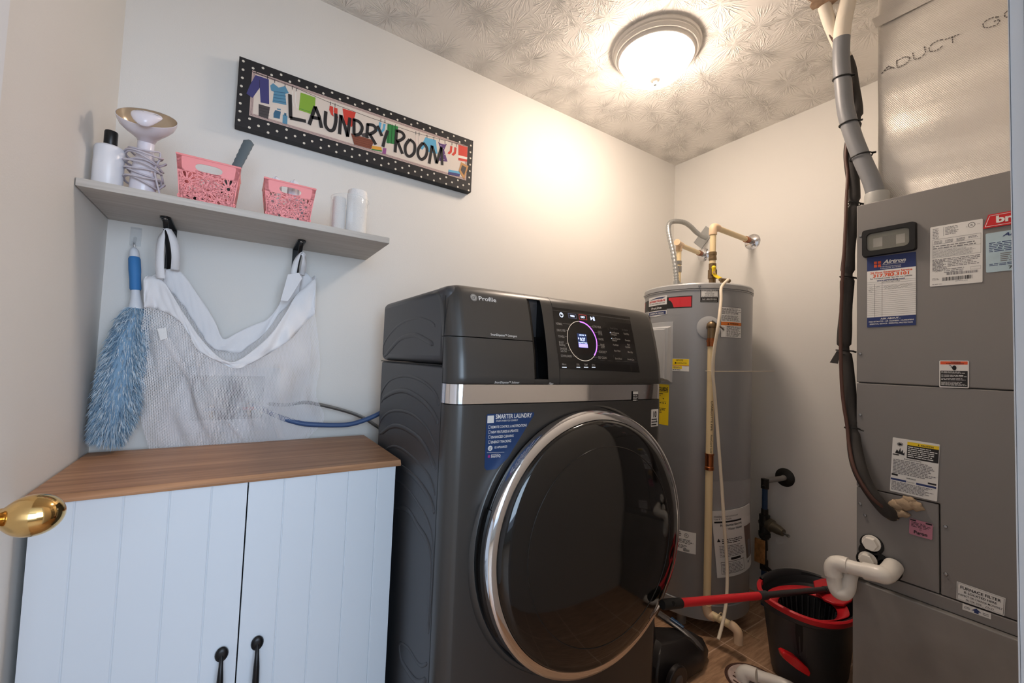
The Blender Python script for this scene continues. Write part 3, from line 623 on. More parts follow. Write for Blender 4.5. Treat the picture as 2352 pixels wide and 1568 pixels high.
a, c = PW(1125.5,1029); d.disc(a, c, .0065, 'label_white', 4, 20); d.text('GE', a, c-.003, .006, .007, 'stk_blue', 'c', .01, .3, 6); d.T('GE APPLIANCES', 1135, 1029.5, 1164, 5, 'white', .015, 0, 4)
d.L([(1118,1039),(1158,1038)], .0006, 'white', 4); d.T('POWERED BY', 1128, 1045.5, 1145, 2.6, 'white', 0, 0, 4); d.T('SmartHQ', 1127, 1051, 1149, 6.5, 'white', .01, 0, 4); a, c = PW(1120,1051); d.poly([(a,c),(a+.006,c),(a+.006,c+.005),(a+.003,c+.008),(a,c+.005)], 'stk_mag', 4)
d.dec('feature_sticker', wm, 'blue SMARTER LAUNDRY sticker')
d = PD(lambda a, c, h: Vector((a, wf(a, c)-h-.0003, c)), PW)
r0 = d.R(1495.5,940,1511,978, 'label_white', 2, .002); d.text('10', (r0[0]+r0[2])/2, r0[3]-.026, .020, .017, 'ink', 'c', .03, 0, 4); d.micro(r0[0]+.002, r0[1]+.002, r0[2]-.002, r0[3]-.029, 3, 'ink', 4)
d.dec('warranty_sticker', wm, 'small white sticker with the number 10')
d = PD(lambda a, c, h: Vector((a, wf(a, c)-h-.0003, c)), PW)
r0 = d.R(1453,898,1465,922,'ink',4); d.rect(r0[0]+.001, r0[3]-.010, r0[2]-.001, r0[3]-.001, 'label_white', 5); d.micro(r0[0]+.002, r0[1]+.002, r0[2]-.002, r0[3]-.012, 4, 'label_white', 5)
d.dec('trim_sticker', wm, 'tiny black and white sticker on the chrome strip')
# side seams and pressed ribs (left side, and mirrored on the right)
b = MB('seam'); b.box(WL-.0003, WL+.001, .958, .9605, .02, 1.115); b.box(WL-.0003, WL+.001, .9615, .964, 1.125, 1.296); b.box(WL, WL+.002, .965, YBK-.01, 1.1195, 1.1223); b.build('side_seam', wm, smooth=0)
def c3(x, y): return (860+x/2.095, 820+y/2.095)
def c6(x, y): return (860+x/3.459, 640+y/3.459)
ribs = [([c6(*p) for p in ((72,608),(80,505),(185,372),(325,312),(435,338),(483,378))], [c6(*p) for p in ((470,525),(365,462),(300,447),(200,480),(100,590))]),
 ([c3(*p) for p in ((32,215),(36,165),(75,110),(140,90),(220,110),(290,170),(332,240))], [c3(*p) for p in ((328,332),(280,265),(225,205),(150,163),(92,168),(45,195))]),
 ([c3(*p) for p in ((22,365),(26,312),(60,270),(110,257),(180,275),(250,340),(325,460))], [c3(*p) for p in ((318,555),(232,412),(162,352),(110,331),(70,338),(38,362))]),
 ([c3(*p) for p in ((30,480),(60,440),(110,432),(180,480),(260,570),(310,680))], [c3(*p) for p in ((308,775),(270,690),(220,610),(160,550),(105,520),(45,520))]),
 ([c3(*p) for p in ((40,610),(100,590),(200,690),(306,915),(292,1380))], [c3(*p) for p in ((255,1330),(268,950),(200,800),(150,730),(60,700))]),
 ([c3(*p) for p in ((120,1380),(160,1400),(215,1480),(280,1520))], [c3(*p) for p in ((270,1590),(200,1560),(130,1460))])]
for up, lo in ribs:
    pts = [P(u,v,'x',WL) for u,v in lo]+[P(u,v,'x',WL) for u,v in up]; k = crom([Vector((WL+.0012, min(max(p.y,.975),YBK-.022), max(p.z,.03))) for p in pts], 5)
    nl = len(lo)/(len(lo)+len(up)); rr = [.0034 if i/len(k) < nl*.9 else .0020 for i in range(len(k))]; rr[0] = rr[-1] = .0010
    b = MB('graphite_side'); b.tube(k, rr, 12, flat=2.3, up=Vector((1,0,0))); b.build('pressed_rib', wm, smooth=80, label='curved ridge pressed into the side panel')
# door
DC = Vector((.862, 0, .662)); RD = .357
SD = .986; XD = Matrix(((SD,0,0,.865-DC.x*SD),(-.03,1,.04,-.010+.03*DC.x-.04*DC.z),(0,0,SD,.654-DC.z*SD),(0,0,0,1)))
b = MB('graphite'); b.X = XD; b.lathe([(RD+.022,.912),(RD+.020,.906),(RD+.014,.898),(RD+.009,.896),(RD+.005,.900),(RD+.003,.925),(RD-.05,.93)], (DC.x,0,DC.z), (0,1,0), 96); b.build('door_surround', wm, smooth=40)
dd = MB('chrome'); dd.X = XD; dd.lathe([(RD-.004,.886),(RD,.878),(RD+.001,.862),(RD-.003,.850),(RD-.012,.845),(RD-.024,.846),(RD-.026,.850)], (DC.x,0,DC.z), (0,1,0), 128)
door_ = MB('glass_black'); door_.X = XD; R2 = RD-.025
prof = [(R2, .848)]+[(R2*math.cos(t*math.pi/2/14), .846-.040*math.sin(t*math.pi/2/14)**.9) for t in range(1,14)]+[(0,.8055)]
door_.lathe(prof, (DC.x,0,DC.z), (0,1,0), 128); dob = door_.build('door', wm, smooth=60, label='round domed dark glass door')
dd.build('chrome_ring', dob, smooth=40, label='chrome ring around the door glass')
b = MB('recess_black'); b.X = XD; b.lathe([(RD-.006,.93),(RD-.006,.884),(R2-.01,.86)], (DC.x,0,DC.z), (0,1,0), 96); b.build('door_edge', dob, smooth=60)
b = MB('recess_black'); b.X = XD; b.lathe([(RD-.004,.884),(RD+.006,.884),(RD+.006,.872),(RD-.004,.868)], (DC.x,0,DC.z), (0,1,0), 24, a0=math.radians(150), a1=math.radians(200), x=(1,0,0)); b.build('door_pull', dob, smooth=30)
b = MB('panel_gloss'); b.X = XD; b.tube([(DC.x+.262*math.cos(q), .846-.040*math.sqrt(max(0,1-(.262/R2)**2))**.9-.0003, DC.z+.262*math.sin(q)) for q in [2*math.pi*k/96 for k in range(96)]], .0012, 6, closed=True); b.build('window_edge', dob, smooth=60)

# ======================= WATER HEATER =======================
TC = Vector((1.890, 1.221, 0)); TR = .243; TZ0, TZ1 = .069, 1.515
mat('tank_grey', (160,162,165), .38, .25); mat('tank_top', (170,171,172), .4, .2); mat('cpvc', (226,204,160), .42); mat('cpvc_fit', (222,192,158), .45); mat('copper', (150,88,52), .3, .9); mat('bronze', (124,104,78), .4, .8)
mat('tube_cream', (226,212,190), .45); mat('cover_grey', (186,188,190), .4, .2)
def cylray(u, v):
    d = ray(u, v); a = d.x**2+d.y**2; bb = 2*(d.x*(CAM.x-TC.x)+d.y*(CAM.y-TC.y)); cc = (CAM.x-TC.x)**2+(CAM.y-TC.y)**2-TR*TR; D = bb*bb-4*a*cc
    t = (-bb-math.sqrt(max(D,0)))/(2*a); return CAM+d*t
def PC(u, v):
    p = cylray(u, v); th = math.atan2(p.y-TC.y, p.x-TC.x) % (2*math.pi); return (th*TR, p.z)
def FC(a, c, h): t = a/TR; return Vector((TC.x+(TR+h+.0003)*math.cos(t), TC.y+(TR+h+.0003)*math.sin(t), c))
def FCr(a, c, h): return FC(a, c, h)
wh = thing('water_heater', TC, 'tall grey cylindrical water heater standing in the far corner', 'water heater')
b = MB('tank_grey'); b.lathe([(0,TZ0+.012),(TR-.02,TZ0+.012),(TR-.004,TZ0+.010),(TR+.002,TZ0),(TR+.002,TZ0+.062),(TR-.002,TZ0+.066),(TR,TZ0+.07),(TR,TZ1-.032)], (TC.x,TC.y,0), (0,0,1), 96); b.build('tank_body', wh, smooth=30)
b = MB('tank_top'); b.lathe([(TR,TZ1-.032),(TR+.003,TZ1-.031),(TR+.003,TZ1-.028),(TR,TZ1-.026),(TR+.004,TZ1-.024),(TR+.004,TZ1-.006),(TR,TZ1),(TR-.01,TZ1-.001),(TR-.012,TZ1-.008),(0,TZ1-.008)], (TC.x,TC.y,0), (0,0,1), 96); b.build('tank_top', wh, smooth=30)
for a in (200, 320, 80):
    t = math.radians(a); b = MB('tank_grey'); b.cyl((TC.x+.17*math.cos(t),TC.y+.17*math.sin(t),0),(TC.x+.17*math.cos(t),TC.y+.17*math.sin(t),TZ0+.012),.02); b.build('foot', wh)
for u, v in ((1607,653),(1716,663),(1476,677)):
    a, c = PC(u, v+4); p = FC(a,c,.006); n_ = Vector((math.cos(a/TR),math.sin(a/TR),0)); b = MB('steel'); b.lathe([(0,.004),(.004,.003),(.0055,0),(0,0)], p-n_*.002, n_, 12); b.build('screw', wh)
# curved decal sheets: each sticker is a part
def TD(): return PD(FC, PC, 14)
def curved_poly(d, pts, m, h=1, nx=10):   # polygon cut into vertical strips so it follows the tank
    a0 = min(p[0] for p in pts); a1 = max(p[0] for p in pts); n = len(pts)
    def span(a):
        ys = []
        for i in range(n):
            p, q = pts[i], pts[(i+1)%n]
            if (p[0]-a)*(q[0]-a) <= 0 and abs(p[0]-q[0]) > 1e-9: ys.append(p[1]+(q[1]-p[1])*(a-p[0])/(q[0]-p[0]))
        return (min(ys), max(ys)) if ys else None
    pr = None
    for i in range(nx+1):
        a = a0+(a1-a0)*min(max(i/nx,1e-4),1-1e-4); s_ = span(a)
        if s_ and pr: d.add([d.fn(pr[0],pr[1][0],h*.0002),d.fn(a,s_[0],h*.0002),d.fn(a,s_[1],h*.0002),d.fn(pr[0],pr[1][1],h*.0002)], [(0,1,2,3)], m)
        pr = (a, s_) if s_ else None
mat('tank_red', (214,52,60), .4); mat('stk_black', (34,32,32), .5); mat('tape_orange', (214,118,48), .5)
d = TD()
a0, c1 = PC(1476,692); a1, c0 = PC(1590,705); zt, zb = c1+.004, PC(1560,707)[1]
zt = PC(1560,680)[1]; 
curved_poly(d, [(a0-.03,zt),(a1,zt),(a1-.008,(zt+zb)/2),(a1,zb),(a0-.03,zb)], 'stk_black', 1, 16)
curved_poly(d, [(a0-.03,zt-.004),(a0+.035,zt-.004),(a0+.022,zb+.004),(a0-.03,zb+.004)], 'tank_red', 2, 8); xm = PC(1536,690)[0]
curved_poly(d, [(xm,zt-.004),(a1-.004,zt-.004),(a1-.012,(zt+zb)/2),(a1-.004,zb+.004),(xm+.020,zb+.004),(xm+.016,(zt+zb)/2+.006),(xm,(zt+zb)/2+.012)], 'tank_red', 2, 12)
l0, l1 = PC(1491,690)[0], PC(1532,690)[0]; lc = (l0+l1)/2
d.n = 6; d.rect(l0, zt-.032, l1, zt+.010, 'label_white', 3); d.rect(l0, zt-.058, l1, zt-.032, 'stk_black', 3)
curved_poly(d, [(l0,zt-.058),(l1,zt-.058),(l1,zt-.078),(lc,zt-.086),(l0,zt-.078)], 'label_white', 4, 8); d.rect(l0+.004, zt-.078, l1-.004, zt-.062, 'navy', 5)
d.text('american', lc, zt-.016, .013, (l1-l0)*.86, 'red', 'c', .02, .3, 5); curved_poly(d, [(l0+.008,zt-.004),(lc,zt+.004),(l1-.006,zt+.005),(l1-.010,zt-.003),(lc,zt-.001)], 'navy', 5, 6); d.micro(l0+.008, zt-.026, l1-.008, zt-.020, 1, 'ink_soft', 5)
d.text('ProLine', lc, zt-.050, .011, (l1-l0)*.55, 'label_white', 'c', .02, 0, 5); d.text('COMMERCIAL GRADE', lc, zt-.074, .0075, (l1-l0)*.76, 'label_white', 'c', .02, 0, 7)
d.dec('brand_band', wh, 'red and black band with white maker badge')
def sticker(name, u0, v0, u1, v1, lb, base='label_white'):
    d = TD(); d.n = 6; x0, z1 = PC(u0, v0); x1, z0 = PC(u1, v1); d.rect(x0, z0, x1, z1, base, 1); return d, x0, z0, x1, z1
d, x0, z0, x1, z1 = sticker('s', 1609, 663, 1650, 694, '', 'stk_black'); H = z1-z0; zz = z1-.003-H*.58; d.rect(x0+.003, zz, x1-.003, z1-.003, 'label_white', 2); xc = (x0+x1)/2
for k, tx in enumerate(('IF YOU HAVE A PROBLEM','DO NOT','RETURN THIS','WATER HEATER','TO THE PLACE OF PURCHASE')): d.text(tx, xc, z1-.004-H*.115*(k+1)+.001, .0048, (x1-x0)*(.86,.35,.5,.5,.86)[k], 'ink', 'c', .01)
d.text('Call 1-800-999-9515', xc, zz-.012, .0065, (x1-x0)*.8, 'label_white', 'c', .01); d.micro(x0+.004, z0+.003, x1-.004, zz-.016, 2, 'label_white', 3)
d.dec('return_notice_sticker', wh, 'small black and white DO NOT RETURN notice')
d, x0, z0, x1, z1 = sticker('s', 1656, 704, 1702, 777, ''); d.frame(x0, z0, x1, z1, .0012, 'ink', 2); H = z1-z0; W = x1-x0
d.micro(x0+.004, z1-H*.24, x1-.004, z1-H*.03, 6, 'ink', 2); d.micro(x0+.004, z1-H*.46, x1-.004, z1-H*.27, 6, 'ink', 2); d.rect(x0+.001, z1-H*.60, x1-.001, z1-H*.49, 'tape_orange', 2); d.tri(x0+W*.32, z1-H*.55, .004, 'ink', 3); d.text('WARNING', x0+W*.4, z1-H*.565, .007, W*.42, 'ink', 'l', .02)
d.micro(x0+W*.25, z0+.005, x1-.004, z1-H*.62, 10, 'ink', 2); d.rect(x0+W*.22, z0, x0+W*.225, z1-H*.6, 'ink', 2)
for k in range(7): t = k*.9; d.stroke([(x0+W*.11,z0+H*.27),(x0+W*.11+.007*math.cos(t),z0+H*.27+.010*math.sin(t))], .002, 'ink', 3)
d.dec('warning_sticker', wh, 'tall white warning label with an orange stripe')
d, x0, z0, x1, z1 = sticker('s', 1544, 823, 1582.5, 853, ''); H = z1-z0; W = x1-x0; d.rect(x0+.001, z0+H*.47, x1-.001, z1-.001, 'yellow', 2); d.rect(x0+.001, z0+H*.18, x0+W*.6, z0+H*.4, 'yellow', 2); d.rect(x0, z0+H*.43, x1, z0+H*.47, 'tape_orange', 3)
d.text('CONTRACTOR', x0+W*.32, z0+H*.6, .006, W*.55, 'ink', 'l', .01); d.disc(x0+W*.22, z0+H*.65, .004, 'ink', 3); d.micro(x0+W*.25, z1-H*.2, x1-W*.25, z1-H*.05, 2, 'ink', 3); d.micro(x0+.004, z0+H*.06, x0+W*.55, z0+H*.15, 1, 'ink', 3); d.micro(x0+W*.1, z0+H*.22, x0+W*.55, z0+H*.38, 2, 'ink_soft', 3)
d.dec('contractor_sticker', wh, 'small yellow and white contractor sticker')
d, x0, z0, x1, z1 = sticker('s', 1500, 880, 1535, 977, '', 'yellow'); x0 = x0-.07; d.n = 8; d.rect(x0, z0, x1, z1, 'yellow', 1); H = z1-z0
d.text('ENERGYGUIDE', x1-.004, z1-.030, .017, .115, 'ink', 'r', .03); d.rect(x0+.004, z1-.036, x1-.004, z1-.0345, 'ink', 2); d.micro(x0+.02, z1-.056, x1-.010, z1-.040, 2, 'ink', 2); d.tri(x1-.028, z1-H*.36, -.004, 'ink'); d.micro(x0+.01, z1-H*.49, x1-.006, z1-H*.44, 1, 'ink', 2); d.micro(x0+.01, z1-H*.72, x1-.004, z1-H*.58, 4, 'ink', 2); d.rect(x0+.01, z1-H*.43, x1-.012, z1-H*.426, 'ink', 2)
d.dec('energy_label', wh, 'yellow energy guide label')
d, x0, z0, x1, z1 = sticker('s', 1553, 1214, 1598, 1273, ''); x0 -= .02; d.rect(x0, z0, x1, z1, 'label_white', 1); H = z1-z0; W = x1-x0
d.ring(x0+W*.62, z1-H*.2, .009, .0015, 'ink', 2); d.text('UL', x0+W*.62, z1-H*.22, .007, .008, 'ink', 'c', .02); d.micro(x0+.004, z1-H*.3, x0+W*.45, z1-H*.06, 3, 'ink', 2); d.micro(x0+.004, z0+H*.4, x1-.005, z1-H*.38, 4, 'ink', 2); d.micro(x0+.004, z0+H*.15, x0+W*.7, z0+H*.34, 3, 'ink', 2); d.bars(x0+W*.5, z0+.004, x0+W*.75, z0+.014)
d.dec('rating_plate', wh, 'white rating label low on the tank')
# upper element cover
a0, c1 = PC(1497,752); a1, c0 = PC(1541,876); b = MB('cover_grey'); aa0, aa1 = a0-.05, a1
def FCX(k): return lambda u_, v_: FC(aa0+(aa1-aa0)*u_, c0+(c1-c0)*v_, k)
def plate(b, A0, C0, A1, C1, h0, h1, n=10, m=None):
    vs = []
    for i in range(n+1):
        a = A0+(A1-A0)*i/n; e = 0
        for hh, cc in ((h0,C0),(h1,C0+(h1-h0)*.6),(h1,C1-(h1-h0)*.6),(h0,C1)):
            aa = a+((h1-h0)*.6*(1 if i == 0 else -1 if i == n else 0) if hh == h1 else 0); vs.append(FC(aa, cc, hh))
    b.add(vs, [(i*4+j, i*4+4+j, i*4+5+j, i*4+j+1) for i in range(n) for j in range(3)]+[(0,1,2,3),(n*4+3,n*4+2,n*4+1,n*4)], m)
plate(b, aa0, c0-.004, aa1+.006, c1+.020, .0, .0015); plate(b, aa0, c0, aa1-.002, c1, .001, .016); plate(b, aa0, c0+.01, aa1-.022, c1-.012, .015, .022); b.build('element_cover', wh, smooth=20, label='raised sheet metal element cover')
# T&P valve with escutcheon, lever, discharge pipe
a, c = PC(1628,752); nv = Vector((math.cos(a/TR), math.sin(a/TR), 0)); vp = FC(a, c, 0)
b = MB('cover_grey'); b.lathe([(0,.004),(.012,.004),(.035,.003),(.050,.0)], vp+nv*.0005, nv, 40); b.build('escutcheon', wh)
tv = MB('bronze'); vx = vp+nv*.045; tv.cyl(vp, vx, .012); tv.sphere(vx+Vector((0,0,.004)), .020, 18, sc_=(1,1,1.0)); tv.cyl(vx, vx-Vector((0,0,.052)), .0165, .0165, 20); tvo = tv.build('relief_valve', wh, smooth=45, label='bronze relief valve')
side = Vector((-nv.y, nv.x, 0)); b = MB('steel'); b.tube([vx+Vector((0,0,.020)), vx+Vector((0,0,.024))+nv*.01, vx+side*.024+Vector((0,0,.006))+nv*.014, vx+side*.044+Vector((0,0,-.010))+nv*.012], .003, 8, flat=1.6); b.build('lever', tvo)
b = MB('copper'); zb_ = P(1626,779,'y',vx.y).z; b.cyl(vx-Vector((0,0,.050)), vx-Vector((0,0,.085)), .018, .018, 20); b.cyl(vx-Vector((0,0,.058)), vx-Vector((0,0,.066)), .020, .020, 20); b.build('threaded_adapter', tvo, smooth=40)

def pipe(name, pts, r, lb, cat, m='cpvc', k=6, sm=True, **kw):
    b = MB(m); b.tube(crom(pts, k) if sm else pts, r, 16); return b.build(name, smooth=60, label=lb, cat=cat, **kw)
# discharge pipe down the tank front
zt_ = vx.z-.08; zj = P(1627,1060,'y',vx.y).z; zlow = P(1634,1392,'y',vx.y).z
dp = thing('discharge_pipe', (vx.x, vx.y, 0), 'cream plastic discharge pipe running down the front of the water heater', 'pipe')
b = MB('cpvc'); b.cyl((vx.x,vx.y,zt_), (vx.x,vx.y,zlow), .0145, .0145, 24); b.build('riser', dp, smooth=60)
b = MB('copper'); b.lathe([(.0150,.034),(.0185,.034),(.0185,.028),(.0168,.026),(.0168,-.020),(.0185,-.022),(.0185,-.034),(.0150,-.034)], (vx.x,vx.y,zj), (0,0,1), 24); b.build('coupling', dp, smooth=40, label='copper coupling ring')
e1 = P(1690,1445,'z',.055); e0 = Vector((vx.x,vx.y,zlow)); e1 = P(1686,1440,'y',e0.y-.10); ed = (e1-e0)
b = MB('cpvc_fit'); b.tube(crom([e0+Vector((0,0,.02)), e0, e0+Vector((0,0,-.018))+ed*.08, e0+ed*.28+Vector((0,0,-.012))],6), .0175, 18); b.build('elbow', dp, smooth=60)
e2 = e0+ed+Vector((0,0,0)); b = MB('cpvc'); b.cyl(e0+ed*.2+Vector((0,0,-.010)), e2, .0145); b.build('offset_pipe', dp, smooth=60)
b = MB('cpvc_fit'); b.tube(crom([e0+ed*.86, e2, e2+ed*.14+Vector((0,0,-.012)), e2+ed*.16+Vector((0,0,-.05))],6), .0175, 18); b.build('elbow', dp, smooth=60)
d = PD(lambda a, c, h: Vector((vx.x, vx.y, 0))+Vector((math.cos(a/.0145), math.sin(a/.0145), 0))*(.0147+h)+Vector((0,0,c)), None)
an = math.atan2(-vx.y, -vx.x)*.0145; z1 = P(1627,920,'y',vx.y).z; d.text('CHARLOTTE PIPE', an+.003, z1, .008, .125, 'ink', 'l', .01, 0, 2, -math.pi/2); d.text('FlowGuard Gold', an+.003, z1-.142, .007, .075, 'ink', 'l', .01, 0, 2, -math.pi/2)
d.dec('pipe_printing', dp, 'black maker lettering printed along the pipe')
# thin drain tube looping from the top
vd = vx.y
tp = [(1653,648,1.05),(1657,660,.99),(1656,690,.975),(1650,745,.96),(1641,800,.975),(1637,850,.985),(1641,900,.985),(1646,960,.985),(1652,1040,.975),(1658,1120,.965),(1663,1200,.955),(1670,1300,.945),(1669,1370,.935),(1662,1420,.925),(1650,1468,.915)]
pts = [P(u,v,'y',y) for u,v,y in tp]
pts = [p if (p.xy-TC.xy).length > TR+.012 else Vector((*(TC.xy+(p.xy-TC.xy).normalized()*(TR+.012)), p.z)) for p in pts]
pipe('drain_tube', pts, .0062, 'thin cream flexible tube hanging down the water heater beside the wider pipe', 'tube', 'tube_cream')
tz = P(1630,852,'y',vx.y).z; q0 = Vector((vx.x-.010,vx.y-.012,tz)); b = MB('tube_cream'); b.tube([Vector((vx.x+.024*math.cos(t),vx.y-.002+.021*math.sin(t),tz)) for t in [k*math.pi/8 for k in range(17)]], .0016, 6)
q1 = P(1779,852,'y',.93); q2 = Vector((vx.x+.012,vx.y-.020,tz)); b.tube([q2, (q2+q1)/2+Vector((0,-.006,0)), q1], [.0018,.0014,.0012], 6); b.build('zip_tie', loc=q2, smooth=60, label='long white zip tie strapped round the pipes, its tail sticking out sideways', cat='zip tie')
zz = e0+ed*.50; b = MB('cpvc'); b.tube([zz+Vector((math.cos(t)*.019, 0, math.sin(t)*.019)) for t in [k*math.pi/8 for k in range(17)]], .0018, 6); b.tube([zz+Vector((0,-.02,.006)), P(1745,1470,'y',zz.y-.06)], [.0015,.001], 6); b.build('zip_tie', loc=zz, smooth=60, label='cream zip tie on the lower pipe near the floor', cat='zip tie')
# top piping
def wallp(u, v): return P(u, v, 'x', XR)
w1 = wallp(1728,555); w2 = wallp(1616,585); w3 = wallp(1617,545)
tz = TZ1-.008
p0 = P(1636,640,'y',1.16); p0 = P(1636,645,'x',1.86); CX, CY = p0.x, p0.y
zc = lambda v: P(1637,v,'x',CX).z
cs = thing('cold_water_pipe', (CX, CY, tz), 'cream pipe with yellow shutoff valve rising from the heater, turning into the far wall', 'pipe')
ztop = zc(526)
b = MB('cpvc'); b.cyl((CX,CY,zc(605)), (CX,CY,ztop), .0135); hw = Vector((w1.x-.03, w1.y, w1.z)); top = Vector((CX,CY,ztop+.012)); b.cyl(top, Vector((w1.x-.075, *( (top+(w1-top)*((w1.x-.075-top.x)/(w1.x-top.x))).yz ))), .0135); b.build('pipe_run', cs, smooth=60)
b = MB('cpvc_fit'); dw = (w1-top).normalized(); b.tube(crom([Vector((CX,CY,ztop-.028)), Vector((CX,CY,ztop)), top+dw*.012, top+dw*.045],6), .0180, 18); b.build('elbow', cs, smooth=60)
b = MB('copper'); b.cyl(w1-dw*.085, w1-dw*.050, .0165); b.build('copper_sleeve', cs, smooth=60); b = MB('steel'); b.cyl(w1-dw*.052, w1-dw*.004, .0125, .015, 14); b.build('nipple', cs, smooth=40)
b = MB('chrome'); b.lathe([(.014,.012),(.03,.009),(.042,0)], w1-Vector((.0008,0,0)), (-1,0,0), 36); b.build('escutcheon', cs, smooth=60, label='round chrome wall plate')
b = MB('bronze'); za, zb2 = zc(568), zc(598); b.lathe([(.0142,0),(.0175,.002),(.0175,.012),(.016,.014),(.016,.024),(.0178,.026),(.0178,.038),(.0165,.040),(.0142,.041)], (CX,CY,zb2), (0,0,1), 20); b.build('union', cs, smooth=30)
b = MB('bronze'); b.cyl((CX,CY,zc(606)),(CX,CY,zc(618)),.0185,.0185,6); b.cyl((CX,CY,tz),(CX,CY,zc(606)),.015); b.cyl((CX,CY,zc(640)),(CX,CY,zc(620)),.020,.020,12); b.cyl((CX,CY,zc(630)),(CX-.028,CY-.022,zc(630)),.011); v = b.build('shutoff_valve', cs, smooth=30)
b = MB('yellow'); vc = Vector((CX-.030,CY-.024,zc(630))); sd = Vector((.62,-.78,0)); b.tube([vc+Vector((0,0,.024)), vc, vc+Vector((.006,-.005,-.014)), vc+sd*.030+Vector((-.006,-.004,-.030))], .0055, 8, flat=2.2); b.sphere(vc+Vector((0,0,.024)), .010, 12); b.build('handle', v, smooth=60, label='yellow lever handle')
b = MB('brass'); b.cyl(vc, vc+Vector((-.008,-.007,0)), .007, .007, 6); b.build('nut', v)
# hot pipe (behind)
HX, HY = None, None
hp = P(1558,640,'x',1.93); HX, HY = hp.x, hp.y; zh = lambda v: P(1557,v,'x',HX).z
hs = thing('hot_water_pipe', (HX, HY, tz), 'shorter cream pipe behind the flexible metal conduit, turning into the far wall', 'pipe')
top = Vector((HX,HY,zh(562))); b = MB('cpvc'); b.cyl((HX,HY,tz), top, .0125); dw = (w2-top).normalized(); b.cyl(top, w2-dw*.075, .0125); b.build('pipe_run', hs, smooth=60)
b = MB('cpvc_fit'); lf = Vector((-.045,-.018,.002)); b.tube([top+lf*.9, top+lf*.25, top+dw*.035], .0165, 16); b.tube([top-Vector((0,0,.035)), top+Vector((0,0,.008))], .0165, 16); b.build('tee', hs, smooth=60)
b = MB('copper'); b.cyl(w2-dw*.085, w2-dw*.050, .0155); b.build('copper_sleeve', hs, smooth=60); b = MB('steel'); b.cyl(w2-dw*.052, w2-dw*.004, .0115, .014, 12); b.build('nipple', hs)
b = MB('chrome'); b.lathe([(.013,.012),(.028,.009),(.040,0)], w2-Vector((.0008,0,0)), (-1,0,0), 36); b.build('escutcheon', hs, smooth=60, label='round chrome wall plate')
b = MB('steel'); b.cyl((HX,HY,zh(625)),(HX,HY,zh(612)),.0165,.0165,8); b.cyl((HX,HY,zh(608)),(HX,HY,zh(600)),.0165,.0165,8); b.build('union', hs)
# flexible conduit
cpt = [(1554,648,1.84),(1552,620,1.84),(1546,580,1.84),(1538,545,1.84),(1535,522,1.85),(1540,511,1.88),(1554,508,1.92),(1572,511,1.98),(1586,520,2.05),(1598,532,2.12),(1610,541,2.20),(1621,546,2.27)]
pts = crom([P(u,v,'x',x) for u,v,x in cpt], 14); rr = [.0115+.0016*(1 if i % 3 == 0 else -.4 if i % 3 == 1 else .3) for i in range(len(pts))]
fc = thing('flexible_conduit', pts[0], 'ribbed grey metal conduit arching from the heater top to a wall box', 'conduit')
b = MB('galv'); b.tube(pts, rr, 14); b.build('ribbed_hose', fc, smooth=60); b = MB('galv'); b.cyl(pts[0]-Vector((0,0,pts[0].z-tz-.001)), pts[0]+Vector((0,0,.006)), .017, .015, 12); b.cyl(pts[0]+Vector((0,0,-.006)), pts[0]+Vector((.032,-.008,-.006)), .006); b.build('connector', fc)
b = MB('galv'); ce = pts[-1]; R_2 = Matrix.Rotation(.75, 3, 'X')
cw = w3; 
for sgn in (0,): 
    q = [cw+R_2@Vector((0,dy,dz)) for dy, dz in ((-.036,-.057),(.036,-.057),(.036,.057),(-.036,.057))]; b.add([p+Vector((-.004,0,0)) for p in q]+[p-Vector((.0005,0,0)) for p in q], [(0,1,2,3),(7,6,5,4),(0,4,5,1),(1,5,6,2),(2,6,7,3),(3,7,4,0)])
b.build('wall_plate', fc, smooth=0, bevel=.001, label='square galvanised cover plate on the wall')
# pressure relief knob on the right top
kp = P(1662,642,'y',1.05); b = MB('bronze'); b.cyl(kp+Vector((-.012,.01,0)), kp+Vector((.046,-.0,0)), .0080, .0095, 14); b.cyl((kp.x-.004,kp.y+.006,tz),(kp.x-.004,kp.y+.006,kp.z),.007); b.build('drain_fitting', wh, smooth=40)

# booklet hanging on the tank
def FB(a, c, h): return FC(a, c, h+.004)
bk = thing('instruction_booklet', cylray(1680,1250), 'white printed manual in a clear sleeve hung low on the water heater', 'booklet')
q = [PC(1633,1173), PC(1718,1155), PC(1727,1290), PC(1646,1325)]
q[1] = (q[1][0]-.0, q[1][1]); th = .026
A0, B0 = q[0]; wv_ = q[1][0]-q[0][0]; hv = q[0][1]-q[3][1]
def FQ(s, t):  # s across, t down (0..1), bilinear on the four measured corners
    a = (q[0][0]*(1-s)+q[1][0]*s)*(1-t)+(q[3][0]*(1-s)+q[2][0]*s)*t; c = (q[0][1]*(1-s)+q[1][1]*s)*(1-t)+(q[3][1]*(1-s)+q[2][1]*s)*t; return a, c
def FBK(s, t, h): a, c = FQ(s, 1-t); return FC(a, c, h+.006)
d = Dec(FBK, 8); b = MB('label_white'); n = 10; vs = [FBK(i/n, t, o) for o in (-.0035, 0) for i in range(n+1) for t in (0,1)]; m_ = 2*(n+1)
b.add(vs, [(m_+2*i,m_+2*i+2,m_+2*i+3,m_+2*i+1) for i in range(n)]+[(2*i+1,2*i+3,2*i+2,2*i) for i in range(n)]+[(2*i,2*i+2,m_+2*i+2,m_+2*i) for i in range(n)]+[(2*i+1,m_+2*i+1,m_+2*i+3,2*i+3) for i in range(n)]+[(0,m_,m_+1,1),(2*n,2*n+1,m_+2*n+1,m_+2*n)]); b.build('pages', bk, smooth=30)
mat('print_brown', (112,92,84), .6)
